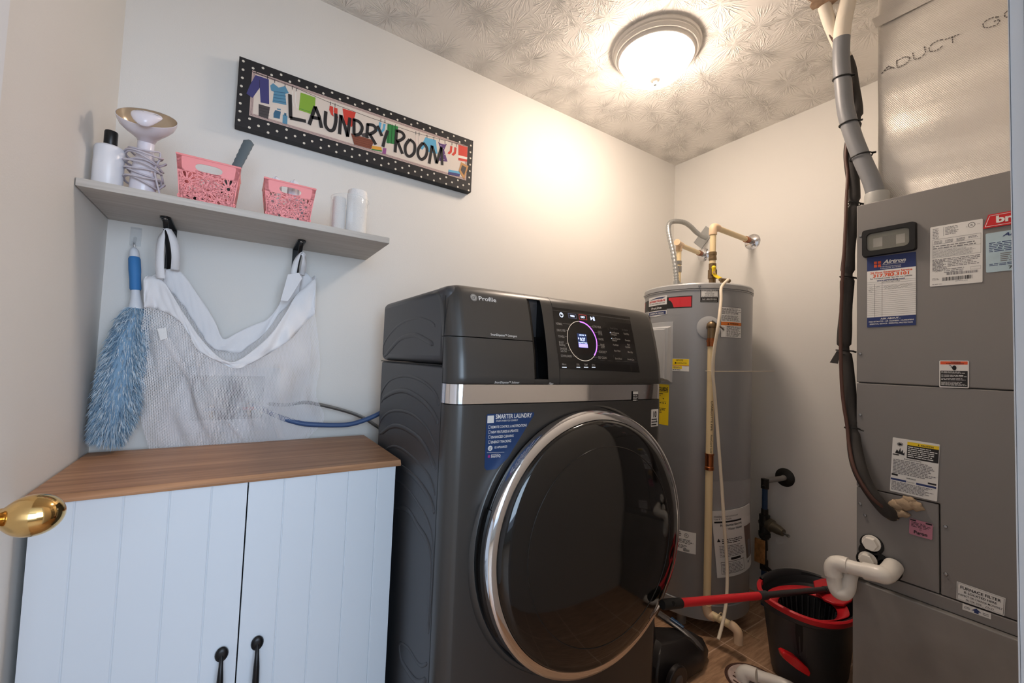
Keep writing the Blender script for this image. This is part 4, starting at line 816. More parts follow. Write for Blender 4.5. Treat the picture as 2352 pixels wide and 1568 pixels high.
d.text('Installation Instructions and', .04, .905, .028, .50, 'ink', 'l', 0, 0, 3); d.text('Use & Care Guide', .04, .865, .028, .34, 'ink', 'l', 0, 0, 3); d.rect(.03, .82, .62, .845, 'ink', 2)
d.text('Residential Electric', .62, .765, .036, .48, 'ink', 'r', .01); d.text('Water Heater', .62, .705, .036, .34, 'ink', 'r', .01)
d.rect(.68, .18, .94, .70, 'print_brown', 2); d.rect(.76, .2, .86, .46, 'ink_soft', 3); d.tri(.08, .56, .03, 'ink'); d.micro(.14, .50, .62, .58, 3, 'ink', 2); d.micro(.08, .30, .62, .48, 8, 'ink_soft', 2); d.rect(.28, .25, .50, .285, 'ink', 2)
d.frame(.08, .05, .58, .23, .006, 'ink', 2); d.micro(.1, .06, .56, .21, 7, 'ink_soft', 2); d.disc(.73, .12, .028, 'ink_soft', 2, ry=.022); d.ring(.83, .13, .028, .008, 'ink_soft', 2, ry=.022)
d.dec('cover_printing', bk)
mat('clear_sleeve', (235,238,240), .12, alpha=.13, spec=.6)
b = MB('clear_sleeve'); b.grid(lambda s, t: FC(q[0][0]-.01+(q[1][0]-q[0][0]+.02)*s, q[0][1]+.13-.16*t, .009), 10, 2); b.build('plastic_sleeve', bk, smooth=60, label='clear plastic sleeve above the pages')

# ======================= WATER MAIN ON FAR WALL =======================
wm1 = wallp(1803,1096); mx_ = P(1757,1110,'x',wm1.x-.09); mat('pipe_blue', (40,66,98), .5); mat('dirty_brass', (112,104,88), .5, .6, bump=.4, bscale=120); mat('dark_valve', (52,50,46), .5, .5, bump=.5, bscale=150); mat('osb', (176,124,70), .7, var=.3, vscale=60); mat('grey_pipe', (150,146,140), .45)
mp_ = thing('water_main_valve', (mx_.x, mx_.y, .2), 'vertical blue pipe with pressure regulator coming out of the far wall beside the heater', 'valve assembly')
MX, MY = mx_.x, mx_.y; mz = lambda v: P(1756,v,'x',MX).z
b = MB('dark_valve'); b.lathe([(.013,.012),(.022,.010),(.040,.004),(.045,0)], wm1-Vector((.0008,0,0)), (-1,0,0), 32); b.build('escutcheon', mp_, label='dark round wall plate')
b = MB('grey_pipe'); et = Vector((MX,MY,mz(1106))); b.tube(crom([wm1-Vector((.004,0,0)), wm1-Vector((.045,0,-.0)), et+Vector((.016,-.0,.004)), et],5), .0125, 14); b.build('stub_pipe', mp_, smooth=60)
b = MB('dark_valve'); b.cyl((MX,MY,mz(1121)),(MX,MY,mz(1099)),.0175); b.cyl((MX-.008,MY,mz(1112)),(MX-.020,MY-.004,mz(1116)),.007); b.build('elbow_fitting', mp_, smooth=40)
b = MB('pipe_blue'); b.cyl((MX,MY,mz(1177)),(MX,MY,mz(1119)),.0125); b.build('blue_pipe', mp_, smooth=60)
b = MB('pipe_blue'); b.cyl((MX,MY,0),(MX,MY,mz(1290)),.0125); b.build('blue_pipe', mp_, smooth=60)
b = MB('dark_valve'); b.cyl((MX,MY,mz(1183)),(MX,MY,mz(1168)),.0155,.0155,14); b.cyl((MX,MY,mz(1235)),(MX,MY,mz(1182)),.022,.024,16); b.cyl((MX,MY,mz(1230)),(MX,MY,mz(1222)),.029,.029,6); b.cyl((MX,MY,mz(1262)),(MX,MY,mz(1234)),.0155,.013,14); b.cyl((MX-.02,MY,mz(1196)),(MX+.02,MY,mz(1204)),.02,.02,10); b.build('regulator_body', mp_, smooth=35)
b = MB('dirty_brass'); ra_ = Vector((MX+.008,MY-.004,mz(1200))); rb_ = P(1800,1224,'x',MX-.015); rd = rb_-ra_; L_ = rd.length
b.lathe([(.015,0),(.026,.1*L_),(.030,.14*L_),(.030,.34*L_),(.026,.37*L_),(.0265,.40*L_),(.0235,.46*L_),(.0225,.70*L_),(.0165,.98*L_),(0,L_)], ra_, rd, 24, m='dirty_brass'); b.build('regulator_bonnet', mp_, smooth=35, label='brass cone of the pressure regulator')
b = MB('steel'); b.cyl(rb_-rd*.02, rb_+rd*.28, .005); b.cyl(rb_+rd*.2, rb_+rd*.3, .0075,.0075,6); b.build('adjusting_screw', mp_)
b = MB('clear_sleeve'); tg = rb_+rd*.1; b.add([tg+Vector((0,.0,-.006)), tg+Vector((.0,.045,-.035)), tg+Vector((0,.033,-.062)), tg+Vector((0,-.012,-.03))], [(0,1,2,3)]); b.build('plastic_tag', mp_, smooth=0)
b = MB('osb'); o_ = Vector((MX-.016,MY+.012,mz(1297))); b.box(MX-.026, MX-.014, MY-.012, MY+.034, mz(1292), mz(1238)); b.build('wood_block', mp_, smooth=0, bevel=.002, label='scrap of chipboard tied to the pipe')
b = MB('dark_valve'); b.cyl((MX,MY,mz(1308)),(MX,MY,mz(1286)),.018,.018,10); b.cyl((MX-.005,MY,mz(1296)),(MX-.02,MY-.045,mz(1304)),.009,.010,10); b.cyl((MX-.02,MY-.040,mz(1300)),(MX-.02,MY-.055,mz(1312)),.011,.011,6); b.cyl((MX,MY,mz(1262)),(MX,MY,mz(1308)),.011); b.build('gate_valve', mp_, smooth=35)

# ======================= AIR HANDLER (FURNACE) =======================
FX = 1.70; FYL = .521; FYR = .062; FXB = 2.262
mat('unit_grey', (134,131,129), .45, .15, bump=.05, bscale=500); mat('unit_grey_low', (142,140,137), .42, .2, bump=.05, bscale=300, var=.10, vscale=9)
mat('tag_blue', (40,56,110), .45); mat('puron_pink', (196,132,152), .5); mat('clear_window', (196,198,190), .1, alpha=.16, spec=.7); mat('olive_in', (104,100,86), .5); mat('olive_dk', (66,62,52), .5)
mat('foam_black', (58,55,53), .75, bump=.3, bscale=150); mat('rubber', (20,20,20), .7); mat('pvc_white', (236,232,224), .28); mat('pvc_grey', (124,126,130), .4); mat('pvc_light', (172,172,168), .45); mat('pvc_painted', (226,216,200), .55, bump=.5, bscale=60)
mat('fibre', (172,150,124), .9, bump=1, bscale=90); mat('cable_brown', (84,56,48), .5); mat('label_blue', (176,200,212), .4, var=.12, vscale=12)
def PFp(u, v, x=FX): p = P(u, v, 'x', x); return (-p.y, p.z)
def FF(a, c, h): return Vector((FX-h-.0012, -a, c))
ah = thing('air_handler', ((FX+FXB)/2, .29, .486), 'tall grey sheet metal air handler cabinet covered in labels, standing on a grey base', 'air handler')
ZTop = 1.699; zA = PFp(2140,887)[1]; zS = PFp(1968,1115)[1]; yS = -PFp(2158,1200)[0]; zL1 = .5*(PFp(2331,1425)[1]+PFp(2053,1328)[1])
b = MB('unit_grey'); b.box(FX+.018, FXB, FYR, FYL-.0005, .487, ZTop-.001); b.build('casing', ah, smooth=0, bevel=.002)
b = MB('unit_grey'); b.box(FX, FX+.018, FYR, FYL, zA+.0015, ZTop); b.build('upper_panel', ah, smooth=0, bevel=.0025)
b = MB('unit_grey'); b.prism([(FYR,zL1+.001),(yS-.0015,zL1+.001),(yS-.0015,zS),(FYL,zS),(FYL,zA-.0015),(FYR,zA-.0015)], .018, lambda a, c, h: Vector((FX+h, a, c))); b.build('middle_panel', ah, smooth=0, bevel=.0025)
b = MB('unit_grey'); b.box(FX+.001, FX+.018, yS+.0015, FYL, zL1+.001, zS-.0025); b.build('coil_panel', ah, smooth=0, bevel=.0025)
b = MB('unit_grey'); b.box(FX-.003, FX+.018, FYR, FYL, .487, zL1-.0015); b.build('filter_rack', ah, smooth=0, bevel=.002)
def screw(u, v, x=FX):
    p = P(u, v, 'x', x); b = MB('steel'); b.lathe([(0,.0035),(.0035,.003),(.005,.0),(0,0)], (x-.0002,p.y,p.z), (-1,0,0), 10); b.build('screw', ah)
for u, v in ((1976,812),(1976,952),(1976,1157),(1987,1183),(2172,1209),(2173,1318),(1977,542)): screw(u, v)
# sight window
g0, k1 = PFp(1982,532); g1, _ = PFp(2107,507); k0 = PFp(1982,593)[1]; b = MB('black'); 
def rr_(a0, b0, a1, b1, r, n=5):
    out = []
    for cx, cy, t0 in ((a1-r,b1-r,0),(a0+r,b1-r,90),(a0+r,b0+r,180),(a1-r,b0+r,270)):
        for k in range(n): t = math.radians(t0+k*90/(n-1)); out.append((cx+r*math.cos(t), cy+r*math.sin(t)))
    return out
wi = (g0+.013, k0+.017, g1-.015, k1-.014)
o_ = rr_(g0,k0,g1,k1,.008); i_ = rr_(*wi,.012); n = len(o_); vs = []
for h, q in ((0,o_),(.014,[(a*.97+(g0+g1)*.015, c*.97+(k0+k1)*.015) for a, c in o_]),(.014,i_),(.004,i_)): vs += [FF(a,c,h) for a, c in q]
b.add(vs, [(r*n+i, r*n+(i+1)%n, (r+1)*n+(i+1)%n, (r+1)*n+i) for r in range(3) for i in range(n)]); wf_ = b.build('window_frame', ah, smooth=30, label='black frame of the breaker window')
d = Dec(FF); d.poly(rr_(*wi,.012), 'olive_in', 10); ww, hh = wi[2]-wi[0], wi[3]-wi[1]; d.rect(wi[0]+ww*.14, wi[1]+hh*.22, wi[2]-ww*.12, wi[3]-hh*.28, 'print_grey', 12); d.rect(wi[0]+ww*.36, wi[1]+hh*.1, wi[0]+ww*.68, wi[3]-hh*.25, 'olive_dk', 14); d.dec('breakers', wf_, 'beige breakers seen through the window')
b = MB('clear_window'); b.prism(rr_(wi[0]+.001,wi[1]+.001,wi[2]-.001,wi[3]-.001,.012), .0015, lambda a, c, h: FF(a, c, .010+h)); b.build('window_pane', wf_, smooth=0)
class Q4(Dec):   # sheet spanned by four corners measured on the panel: s right, t up, 0..1
    def __init__(s, TL, TR, BR, BL, lift=0, pj=PFp, F=FF):
        A = [pj(*BL), pj(*BR), pj(*TL), pj(*TR)]; s.w = math.dist(A[0],A[1]); s.hh = math.dist(A[0],A[2])
        def fn(a, c, h):
            x = (A[0][0]*(1-a)+A[1][0]*a)*(1-c)+(A[2][0]*(1-a)+A[3][0]*a)*c; y = (A[0][1]*(1-a)+A[1][1]*a)*(1-c)+(A[2][1]*(1-a)+A[3][1]*a)*c; return F(x, y, h+lift)
        super().__init__(fn)
# service tag
d = Q4((1992,592),(2104,578),(2104,746),(1992,752)); d.rect(0,0,1,1,'tag_blue',1); d.rect(0,.14,1,.80,'label_white',2)
d.rect(.15,.845,.30,.93,'orange',2); d.rect(.215,.845,.235,.93,'tag_blue',3); d.rect(.15,.885,.30,.893,'tag_blue',3); d.text('Airtron', .34,.888,.052,.47,'label_white','l',.04,.3); d.text('HEATING & AIR CONDITIONING', .33,.868,.012,.46,'label_white','l',.01)
d.text('5150 Elmwood Avenue', .5,.838,.015,.42,'label_white','c',.01); d.text('Indianapolis, IN 46203', .5,.815,.015,.42,'label_white','c',.01)
d.text('24 Hour Emergency Service', .5,.755,.030,.86,'orange','c',.03); d.text('317.783.3101', .5,.705,.042,.74,'orange','c',.04); d.text('For Troubleshooting Tips visit our website', .5,.677,.018,.86,'ink','c',.01); d.text('www.airtronindy.com', .5,.645,.022,.58,'tag_blue','c',.04)
d.text('SERVICE RECORD', .5,.618,.015,.38,'ink','c'); d.rect(0,.636,1,.6385,'ink_soft',3); d.rect(0,.608,1,.6105,'ink_soft',3)
for k in range(16): z = .575-k*.0272; d.rect(0,z,1,z+.0025,'ink_soft',3)
for x in (.165,.32): d.rect(x,.14,x+.005,.608,'ink',3)
for x0, x1, z in ((.04,.13,.553),(.2,.29,.56),(.36,.95,.555),(.03,.14,.525),(.38,.85,.527),(.04,.13,.50)):
    pts = []; x = x0
    while x < x1: pts.append((x, z+R_.uniform(0,.014))); x += .018
    if len(pts) > 2: d.stroke(pts, .0028, 'ink', 4)
d.text('ASK ABOUT...', .5,.103,.022,.42,'label_white','c',.03); d.text('FREE ESTIMATES • AIR CLEANERS • HUMIDIFIERS', .5,.068,.018,.92,'label_white','c',.02); d.text('ESSENTIAL SERVICE • ESSENTIAL PROTECTION', .5,.035,.018,.88,'label_white','c',.02)
d.dec('service_tag', ah, 'blue and white service record tag with orange phone number')
# data plate
d = Q4((2137,522.5),(2257.7,502),(2257,648),(2136,658.6)); d.rrect(0,0,1,1,.02,'label_white',1)
d.micro(.05,.79,.20,.97,7,'ink_soft',2); d.micro(.30,.83,.56,.97,6,'ink_soft',2); d.rect(.265,.82,.27,.97,'ink_soft',2); d.ring(.80,.93,.065,.009,'ink',2,24,0,360,.042); d.text('UL',.80,.917,.026,.05,'ink','c',.02); d.text('c',.70,.905,.018,.02,'ink'); d.text('us',.90,.925,.015,.045,'ink')
d.frame(.05,.47,.97,.78,.004,'ink_soft',2)
for x in (.08,.30,.52): d.micro(x,.70,x+.16,.755,3,'ink_soft',3,rag=.05)
d.micro(.74,.72,.92,.76,2,'ink_soft',3); d.rect(.05,.695,.97,.698,'ink_soft',2); d.micro(.06,.61,.90,.68,2,'ink_soft',3); d.rect(.05,.605,.97,.608,'ink_soft',2); d.micro(.06,.48,.90,.595,6,'ink_soft',3,th=.3)
d.micro(.05,.25,.35,.45,9,'ink_soft',2,th=.6); d.micro(.35,.30,.97,.45,6,'ink_soft',2); d.text('CAUTION',.10,.235,.018,.14,'ink'); d.micro(.28,.20,.68,.28,3,'ink_soft',2); d.bars(.33,.165,.92,.205,'ink_soft'); d.bars(.25,.075,.82,.135,'ink'); d.micro(.05,.10,.20,.135,2,'ink_soft',2); d.micro(.05,.02,.30,.04,1,'ink_soft',2); d.micro(.5,.05,.8,.065,1,'ink_soft',2); d.frame(.78,.22,.97,.265,.003,'ink_soft',2)
d.dec('data_plate', ah, 'white data label with UL mark and two barcodes')
# red maker badge (runs behind the door jamb)
cA, cB = PFp(2265.7,495), PFp(2258.6,526); bt = cA[1]; bb_ = cB[1]; bH = bt-bb_
b = MB('red'); b.prism([(cB[0],bb_),(cB[0]+.16,bb_),(cB[0]+.148,bt),(cB[0]+.010,bt)], .003, lambda a, c, h: FF(a, c, h)); bd = b.build('maker_badge', ah, smooth=0, label='red parallelogram maker badge')
d = Dec(lambda a, c, h: FF(a, c, h+.0033)); x0 = cB[0]; w_ = .0012
for p0, p1 in (((x0+.004,bb_+.004),(x0+.156,bb_+.004)),((x0+.013,bt-.004),(x0+.145,bt-.004)),((x0+.004,bb_+.004),(x0+.0125,bt-.004))): d.stroke([p0,p1], w_, 'label_white', 1)
d.text('bryant', x0+.024, bb_+bH*.30, bH*.52, .082, 'label_white', 'l', .04); d.dec('badge_lettering', bd, 'white lettering')
a0, c1 = PFp(2264,537); c0 = PFp(2260,627)[1]; a1 = a0+.13; d = Dec(FF); H = c1-c0; d.rrect(a0,c0,a1,c1,.003,'label_blue',1); d.text('Airtron', a0+.030, c1-H*.13, H*.085, .055, 'tag_blue', 'l', .03, .3); d.micro(a0+.045, c1-H*.20, a1-.02, c1-H*.16, 1, 'tag_blue')
d.micro(a0+.006, c1-H*.50, a1-.008, c1-H*.24, 6, 'tag_blue'); d.micro(a0+.026, c1-H*.76, a1-.008, c1-H*.53, 5, 'ink_soft'); d.micro(a0+.006, c0+H*.15, a1-.01, c0+H*.22, 2, 'tag_blue'); d.text('783-3101', a0+.040, c0+H*.05, H*.07, .05, 'ink', 'l', .02)
d.dec('service_sticker', ah, 'pale blue service company sticker')
# electric shock warning
d = Q4((2157.6,827.6),(2225.7,828),(2225.7,891.5),(2157.6,889)); d.rrect(0,0,1,1,.04,'label_white',1); d.rect(.04,.855,.96,.97,'orange',2); d.text('WARNING',.56,.925,.036,.34,'ink','c',.03); d.text('AVERTISSEMENT',.54,.868,.036,.62,'ink','c',.03); d.rect(.04,.04,.96,.62,'stk_black',2); d.disc(.52,.73,.075,'ink',3,14,.09); d.stroke([(.34,.84),(.44,.78),(.40,.76),(.50,.70)],.02,'ink',3)
for z0, z1, r_ in ((.52,.60,2),(.39,.48,2),(.27,.36,2),(.08,.22,4)): d.micro(.07,z0,.93,z1,r_,'label_white',3)
d.dec('warning_sticker', ah, 'orange, white and black electric shock warning label')
d = Q4((2051,1003.6),(2159,1020),(2152.5,1151.6),(2044,1126)); d.rrect(0,0,1,1,.02,'label_white',1); d.rect(.33,.90,.99,.96,'yellow',2); d.text('CAUTION',.62,.912,.028,.26,'ink','l',.03); d.tri(.57,.928,.018,'ink'); d.rect(.33,.66,.99,.90,'stk_black',2); d.micro(.35,.68,.97,.885,6,'label_white',3)
for k in range(11): t = k*.571; d.stroke([(.17,.89),(.17+.07*math.cos(t),.89+.04*math.sin(t))],.010,'ink',3)
d.poly([(.07,.72),(.28,.70),(.28,.76),(.25,.73),(.24,.80),(.20,.75),(.18,.83),(.15,.75),(.11,.79)],'ink',3); d.rect(.02,.68,.16,.70,'stk_black',2); d.text('INSTALLATION',.28,.625,.022,.36,'ink','l',.02)
d.micro(.04,.34,.96,.61,10,'ink_soft',3,th=.5); d.text('SERVICE',.35,.285,.022,.20,'ink','l',.02); d.rect(.02,.30,.16,.335,'stk_black',2); d.rect(.80,.27,.97,.30,'stk_black',2); d.rect(.01,.215,.97,.25,'tag_blue',2); d.rect(.35,.2,.56,.26,'label_white',3); d.text('NOTICE',.37,.222,.02,.16,'tag_blue','l',.02); d.micro(.03,.03,.93,.20,7,'ink_soft',3,th=.5)
d.dec('caution_sticker', ah, 'large caution and installation label with yellow and blue bands')
d = Q4((2089.7,1189),(2143,1203),(2141.6,1240),(2088,1224.6)); d.rrect(0,0,1,1,.08,'puron_pink',1); d.rect(.03,.88,.28,.97,'stk_black',2); d.rect(.70,.88,.97,.97,'stk_black',2); d.text('Puron',.5,.12,.20,.58,'ink','c',.04); d.micro(.08,.50,.92,.84,4,'ink',2); d.micro(.3,.04,.7,.09,1,'ink_soft',2); d.ring(.5,.42,.05,.02,'ink',2,10,0,300)
d.dec('refrigerant_sticker', ah, 'small pink refrigerant sticker')
d = Q4((2198,1334),(2310,1373),(2307,1414),(2197,1375)); d.rect(0,0,1,1,'label_white',1); d.frame(.02,.05,.98,.95,.008,'ink',2); d.text('FURNACE FILTER',.5,.68,.16,.84,'ink','c',.02); d.text('IS LOCATED HERE',.5,.48,.12,.68,'ink','c',.02); d.text('INSPECT OR CHANGE MONTHLY',.5,.28,.11,.92,'ink','c',.01); d.text('FILTER SIZE:',.38,.10,.09,.34,'ink','c',.01); d.text('20x21',.70,.10,.10,.18,'ink','c',0,.2)
d.dec('filter_sticker', ah, 'white FURNACE FILTER IS LOCATED HERE label')
d = Q4((2211.7,1384),(2276.7,1407),(2276.7,1421),(2211,1398),.0022); d.rect(0,0,1,1,'label_white',1); d.poly([(.32,.42),(.5,.92),(.68,.42),(.58,.42),(.58,.12),(.42,.12),(.42,.42)],'tag_blue',2); d.micro(.06,.3,.28,.7,2,'ink_soft',2); d.micro(.72,.2,.95,.7,2,'ink_soft',2)
d.dec('arrow_sticker', ah, 'small label with a dark blue up arrow')
# coil drain ports and refrigerant stub seals
b = MB('rubber')
for u, v, r in ((2003,1250,.030),(1994,1287,.030),(2040,1306,.034),(1998,1268,.028),(2018,1292,.030)):
    p = P(u, v, 'x', FX); b.lathe([(r,0),(r,.004),(r*.8,.007),(0,.007)], (FX-.0005,p.y,p.z), (-1,0,0), 24)
b.build('port_gasket', ah, smooth=40, label='black rubber gasket behind the drain plugs')
for u, v in ((1998,1249),(1990,1287)):
    p = P(u, v, 'x', FX-.02); b = MB('pvc_white'); b.tube([p+Vector((.016,0,0)), p+Vector((-.006,0,0))], [.021,.0195], 6); b.cyl(p+Vector((.019,0,0)), p+Vector((.010,0,0)), .024, .024, 20); b.build('drain_plug', ah, smooth=0, bevel=.0015, label='white hexagonal drain plug')
# base box
b = MB('unit_grey_low'); b.box(1.68, FXB+.02, .058, .5245, 0, .4855); b.build('return_air_base', loc=(1.97,.29,0), smooth=0, bevel=.003, label='scuffed grey sheet metal base box under the air handler', cat='plenum')
# fibre insulation around the refrigerant line
b = MB('fibre')
for u, v, r, e in ((2060,1160,.020,.7),(2080,1158,.022,.8),(2098,1160,.019,.8),(2068,1178,.020,.6),(2045,1186,.016,.6),(2088,1148,.015,.7),(2110,1166,.012,.7)):
    p = P(u, v, 'x', FX-.006); m0 = Vector(p); vs0 = len(b.v); b.sphere(m0, r, 16, sc_=(.55,1.1,e))
    for i in range(vs0, len(b.v)): q = b.v[i]; b.v[i] = q+Vector((math.sin(q.y*260+q.z*120)*.002, math.sin(q.z*300)*.002, math.cos(q.y*310)*.002))
b.build('fibre_sealing', ah, smooth=60, label='tan fibre insulation stuffed round the pipe entry')

# supply duct with foil wrap
m = mat('foil_wrap', (226,221,213), .38, .4); t = NT(m); tc = t.n('ShaderNodeTexCoord')
v1 = t.n('ShaderNodeTexNoise'); v1.inputs['Scale'].default_value = 9; v1.inputs['Detail'].default_value = 6; t.l(tc.outputs['Object'], v1.inputs['Vector'])
sp = t.n('ShaderNodeSeparateXYZ'); t.l(tc.outputs['Object'], sp.inputs[0])
A = t.math('SINE', t.math('MULTIPLY', t.math('ADD', sp.outputs[1], t.math('MULTIPLY', sp.outputs[2], .35)), 1050)); B = t.math('SINE', t.math('MULTIPLY', t.math('SUBTRACT', sp.outputs[2], t.math('MULTIPLY', sp.outputs[1], .3)), 1180))
hh_ = t.math('ADD', t.math('MULTIPLY', t.math('MULTIPLY', A, B), .10), t.math('MULTIPLY', v1.outputs['Fac'], 1.6))
bp = t.n('ShaderNodeBump'); bp.inputs['Strength'].default_value = .55; bp.inputs['Distance'].default_value = .004; t.l(hh_, bp.inputs['Height']); t.l(bp.outputs[0], t.b.inputs['Normal'])
DX = 1.775; DY = .4906
du = thing('supply_duct', ((DX+FXB)/2, .26, ZTop), 'silver foil-wrapped supply duct rising from the air handler to the ceiling', 'duct')
b = MB('foil_wrap'); pr = rr_(FYR+.01, DX, DY, FXB-.03, .022, 7); n = len(pr); nz = 26
vs = []; 
for k in range(nz+1):
    z = ZTop+.001+(ZC-.001-ZTop-.001)*k/nz
    for i, (y, x) in enumerate(pr):
        o = .0022*math.sin(z*23+i*.8)+.0012*math.sin(z*57+i*2.1); vs.append((x+o, y+o*.6, z))
b.add(vs, [(k*n+i, k*n+(i+1)%n, (k+1)*n+(i+1)%n, (k+1)*n+i) for k in range(nz) for i in range(n)]); b.build('foil_jacket', du, smooth=50)
mat('duct_ink', (98,92,88), .6); mat('duct_ink_red', (196,120,118), .6)
def PD_(u, v): p = P(u, v, 'x', DX); return (-p.y, p.z)
def FD(a, c, h): return Vector((DX-h-.0035, -a, c))
# letters stencilled in broken strokes along the wrap, baseline measured on the duct face
d = Dec(FD); g_ = {'A':[[(0,0),(.5,1),(1,0)],[(.22,.4),(.78,.4)]],'D':[[(0,0),(0,1),(.65,1),(1,.7),(1,.3),(.65,0),(0,0)]],'U':[[(0,1),(0,.2),(.3,0),(.7,0),(1,.2),(1,1)]],'C':[[(1,.8),(.7,1),(.3,1),(0,.75),(0,.25),(.3,0),(.7,0),(1,.2)]],'T':[[(0,1),(1,1)],[(.5,1),(.5,0)]],'G':[[(1,.8),(.7,1),(.3,1),(0,.75),(0,.25),(.3,0),(.8,0),(1,.2),(1,.5),(.6,.5)]],'O':[[(.3,1),(.7,1),(1,.7),(1,.3),(.7,0),(.3,0),(0,.3),(0,.7),(.3,1)]],'L':[[(0,1),(0,0),(1,0)]]}
def CZ_(x, y): return PD_(1820+x/3.267, y/3.267)
for ch, bl, br, tl in (('A',(672,556),(770,515),(672,520)),('D',(790,512),(885,468),(782,460)),('U',(918,460),(1005,410),(905,400)),('C',(1035,405),(1140,350),(1025,345)),('T',(1150,350),(1262,310),(1148,300)),('G',(1440,225),(1560,180),(1430,165)),('O',(1600,150),(1720,105),(1590,90))):
    if ch == 'G': d.dec('wrap_printing', du, 'broken grey lettering printed on the foil'); d = Dec(FD)
    B0, B1, T0 = CZ_(*bl), CZ_(*br), CZ_(*tl)
    def mp_l(q): return (B0[0]+(B1[0]-B0[0])*q[0]+(T0[0]-B0[0])*q[1], B0[1]+(B1[1]-B0[1])*q[0]+(T0[1]-B0[1])*q[1])
    for st in g_[ch]:
        for p, q in zip(st, st[1:]):
            p, q = mp_l(p), mp_l(q); L = math.dist(p,q); k = max(1, int(L/.006))
            for i in range(k): f0, f1 = i/k, (i+.72)/k; d.stroke([(p[0]+(q[0]-p[0])*f0,p[1]+(q[1]-p[1])*f0),(p[0]+(q[0]-p[0])*f1,p[1]+(q[1]-p[1])*f1)], .0028, 'duct_ink', 1)
d.dec('wrap_printing', du, 'last broken grey letters printed on the foil')
d = Dec(FD)
for yy in (0,1,2):
    p, q = CZ_(760+yy*6,110-yy*18), CZ_(905,60-yy*16); k = 7
    for i in range(k): f0, f1 = i/k, (i+.7)/k; d.stroke([(p[0]+(q[0]-p[0])*f0,p[1]+(q[1]-p[1])*f0),(p[0]+(q[0]-p[0])*f1,p[1]+(q[1]-p[1])*f1)], .004, 'duct_ink_red', 1)
d.dec('wrap_mark', du, 'faded red print near the ceiling')
b = MB('foil_wrap'); q = [CZ_(630,215), CZ_(1060,0), CZ_(1050,-75), CZ_(600,150)]; b.add([FD(a,c,.002) for a, c in q]+[FD(a,c,.0003) for a, c in q], [(0,1,2,3),(7,6,5,4),(0,4,5,1),(1,5,6,2),(2,6,7,3),(3,7,4,0)]); b.build('foil_tape', du, smooth=0, label='strip of foil tape near the ceiling')

# grey conduit
cp = [(1950,-8,1.69),(1936,60,1.70),(1932,130,1.712),(1937,200,1.722),(1944,260,1.73),(1962,320,1.736),(1982,370,1.738),(2004,420,1.738),(2014,455,1.738)]
pts = [P(u,v,'x',x) for u,v,x in cp]; pts[-1] = Vector((pts[-1].x,pts[-1].y,ZTop+.012)); 
pts[0].z = min(pts[0].z, ZC-.001)
cs_ = crom(pts, 10)
gc = thing('plastic_conduit', pts[-1], 'thick grey plastic conduit curving from the ceiling into the air handler top', 'conduit')
zp = P(1933,90,'x',1.705).z; ia = max(i for i, p in enumerate(cs_) if p.z > zp)
b = MB('pvc_painted'); b.tube(cs_[:ia+1], .0250, 20); b.build('painted_section', gc, smooth=60, label='upper length painted ceiling colour')
b = MB('pvc_grey'); b.tube(cs_[ia:], .0247, 20); b.build('grey_section', gc, smooth=60)
b = MB('pvc_light'); b.lathe([(.0255,.040),(.031,.040),(.0325,.034),(.0325,.002),(.036,0),(0,0)], (pts[-1].x,pts[-1].y,ZTop), (0,0,1), 28); b.build('collar', gc, smooth=30, label='light grey collar at the cabinet top')
def tie(c, n_, r, nm, m='black', w=.0024, flat=1.0, par=None, loc=None, lab=None):
    bx, by, bz = basis(n_); b = MB(m); b.tube([c+bx*r*math.cos(t)+by*r*math.sin(t)*flat for t in [k*math.pi/10 for k in range(20)]], w, 6, closed=True)
    b.tube([c-bx*r, c-bx*(r+.010)-Vector((0,0,.003))], w*1.4, 6); return b
# refrigerant line
rp = [(1893,8,1.664),(1905,50,1.69),(1930,110,1.75),(1952,160,1.795),(1963,220,1.805),(1966,270,1.805),(1958,310,1.80),(1952,345,1.795),(1958,400,1.785),(1962,450,1.775),(1957,500,1.76),(1951,560,1.74),(1947,620,1.735),(1944,690,1.73),(1940,760,1.73),(1939,800,1.73),(1946,840,1.73),(1949,890,1.725),(1952,940,1.715),(1959,990,1.700),(1964,1035,1.68),(1975,1080,1.655),(1993,1118,1.65),(2015,1150,1.652),(2035,1172,1.670),(2050,1182,1.70)]
pts = [P(u,v,'x',x) for u,v,x in rp]; pts[0].z = min(pts[0].z, ZC-.001)
sm_ = crom(pts, 8); rl = thing('refrigerant_line', pts[-1], 'black foam-insulated refrigerant line bending down beside the air handler into its side', 'insulated pipe')
zp = P(1945,135,'x',1.775).z; ia = max(i for i, p in enumerate(sm_) if p.z > zp)
b = MB('pvc_painted'); b.tube(sm_[:ia+1], .020, 14); b.build('painted_section', rl, smooth=60, label='painted top length at the ceiling')
b = MB('foam_black'); cuts = [P(1965,275,'x',1.805).z, P(1957,470,'x',1.768).z, P(1945,635,'x',1.733).z, P(1940,803,'x',1.73).z, P(1952,985,'x',1.705).z]
rr = []
for p in sm_[ia:]:
    r = .0190+.0015*math.sin(p.z*31)
    for z in cuts:
        if abs(p.z-z) < .012: r = .0142
    rr.append(r)
b.tube(sm_[ia:], rr, 16); b.build('foam_sleeve', rl, smooth=60)
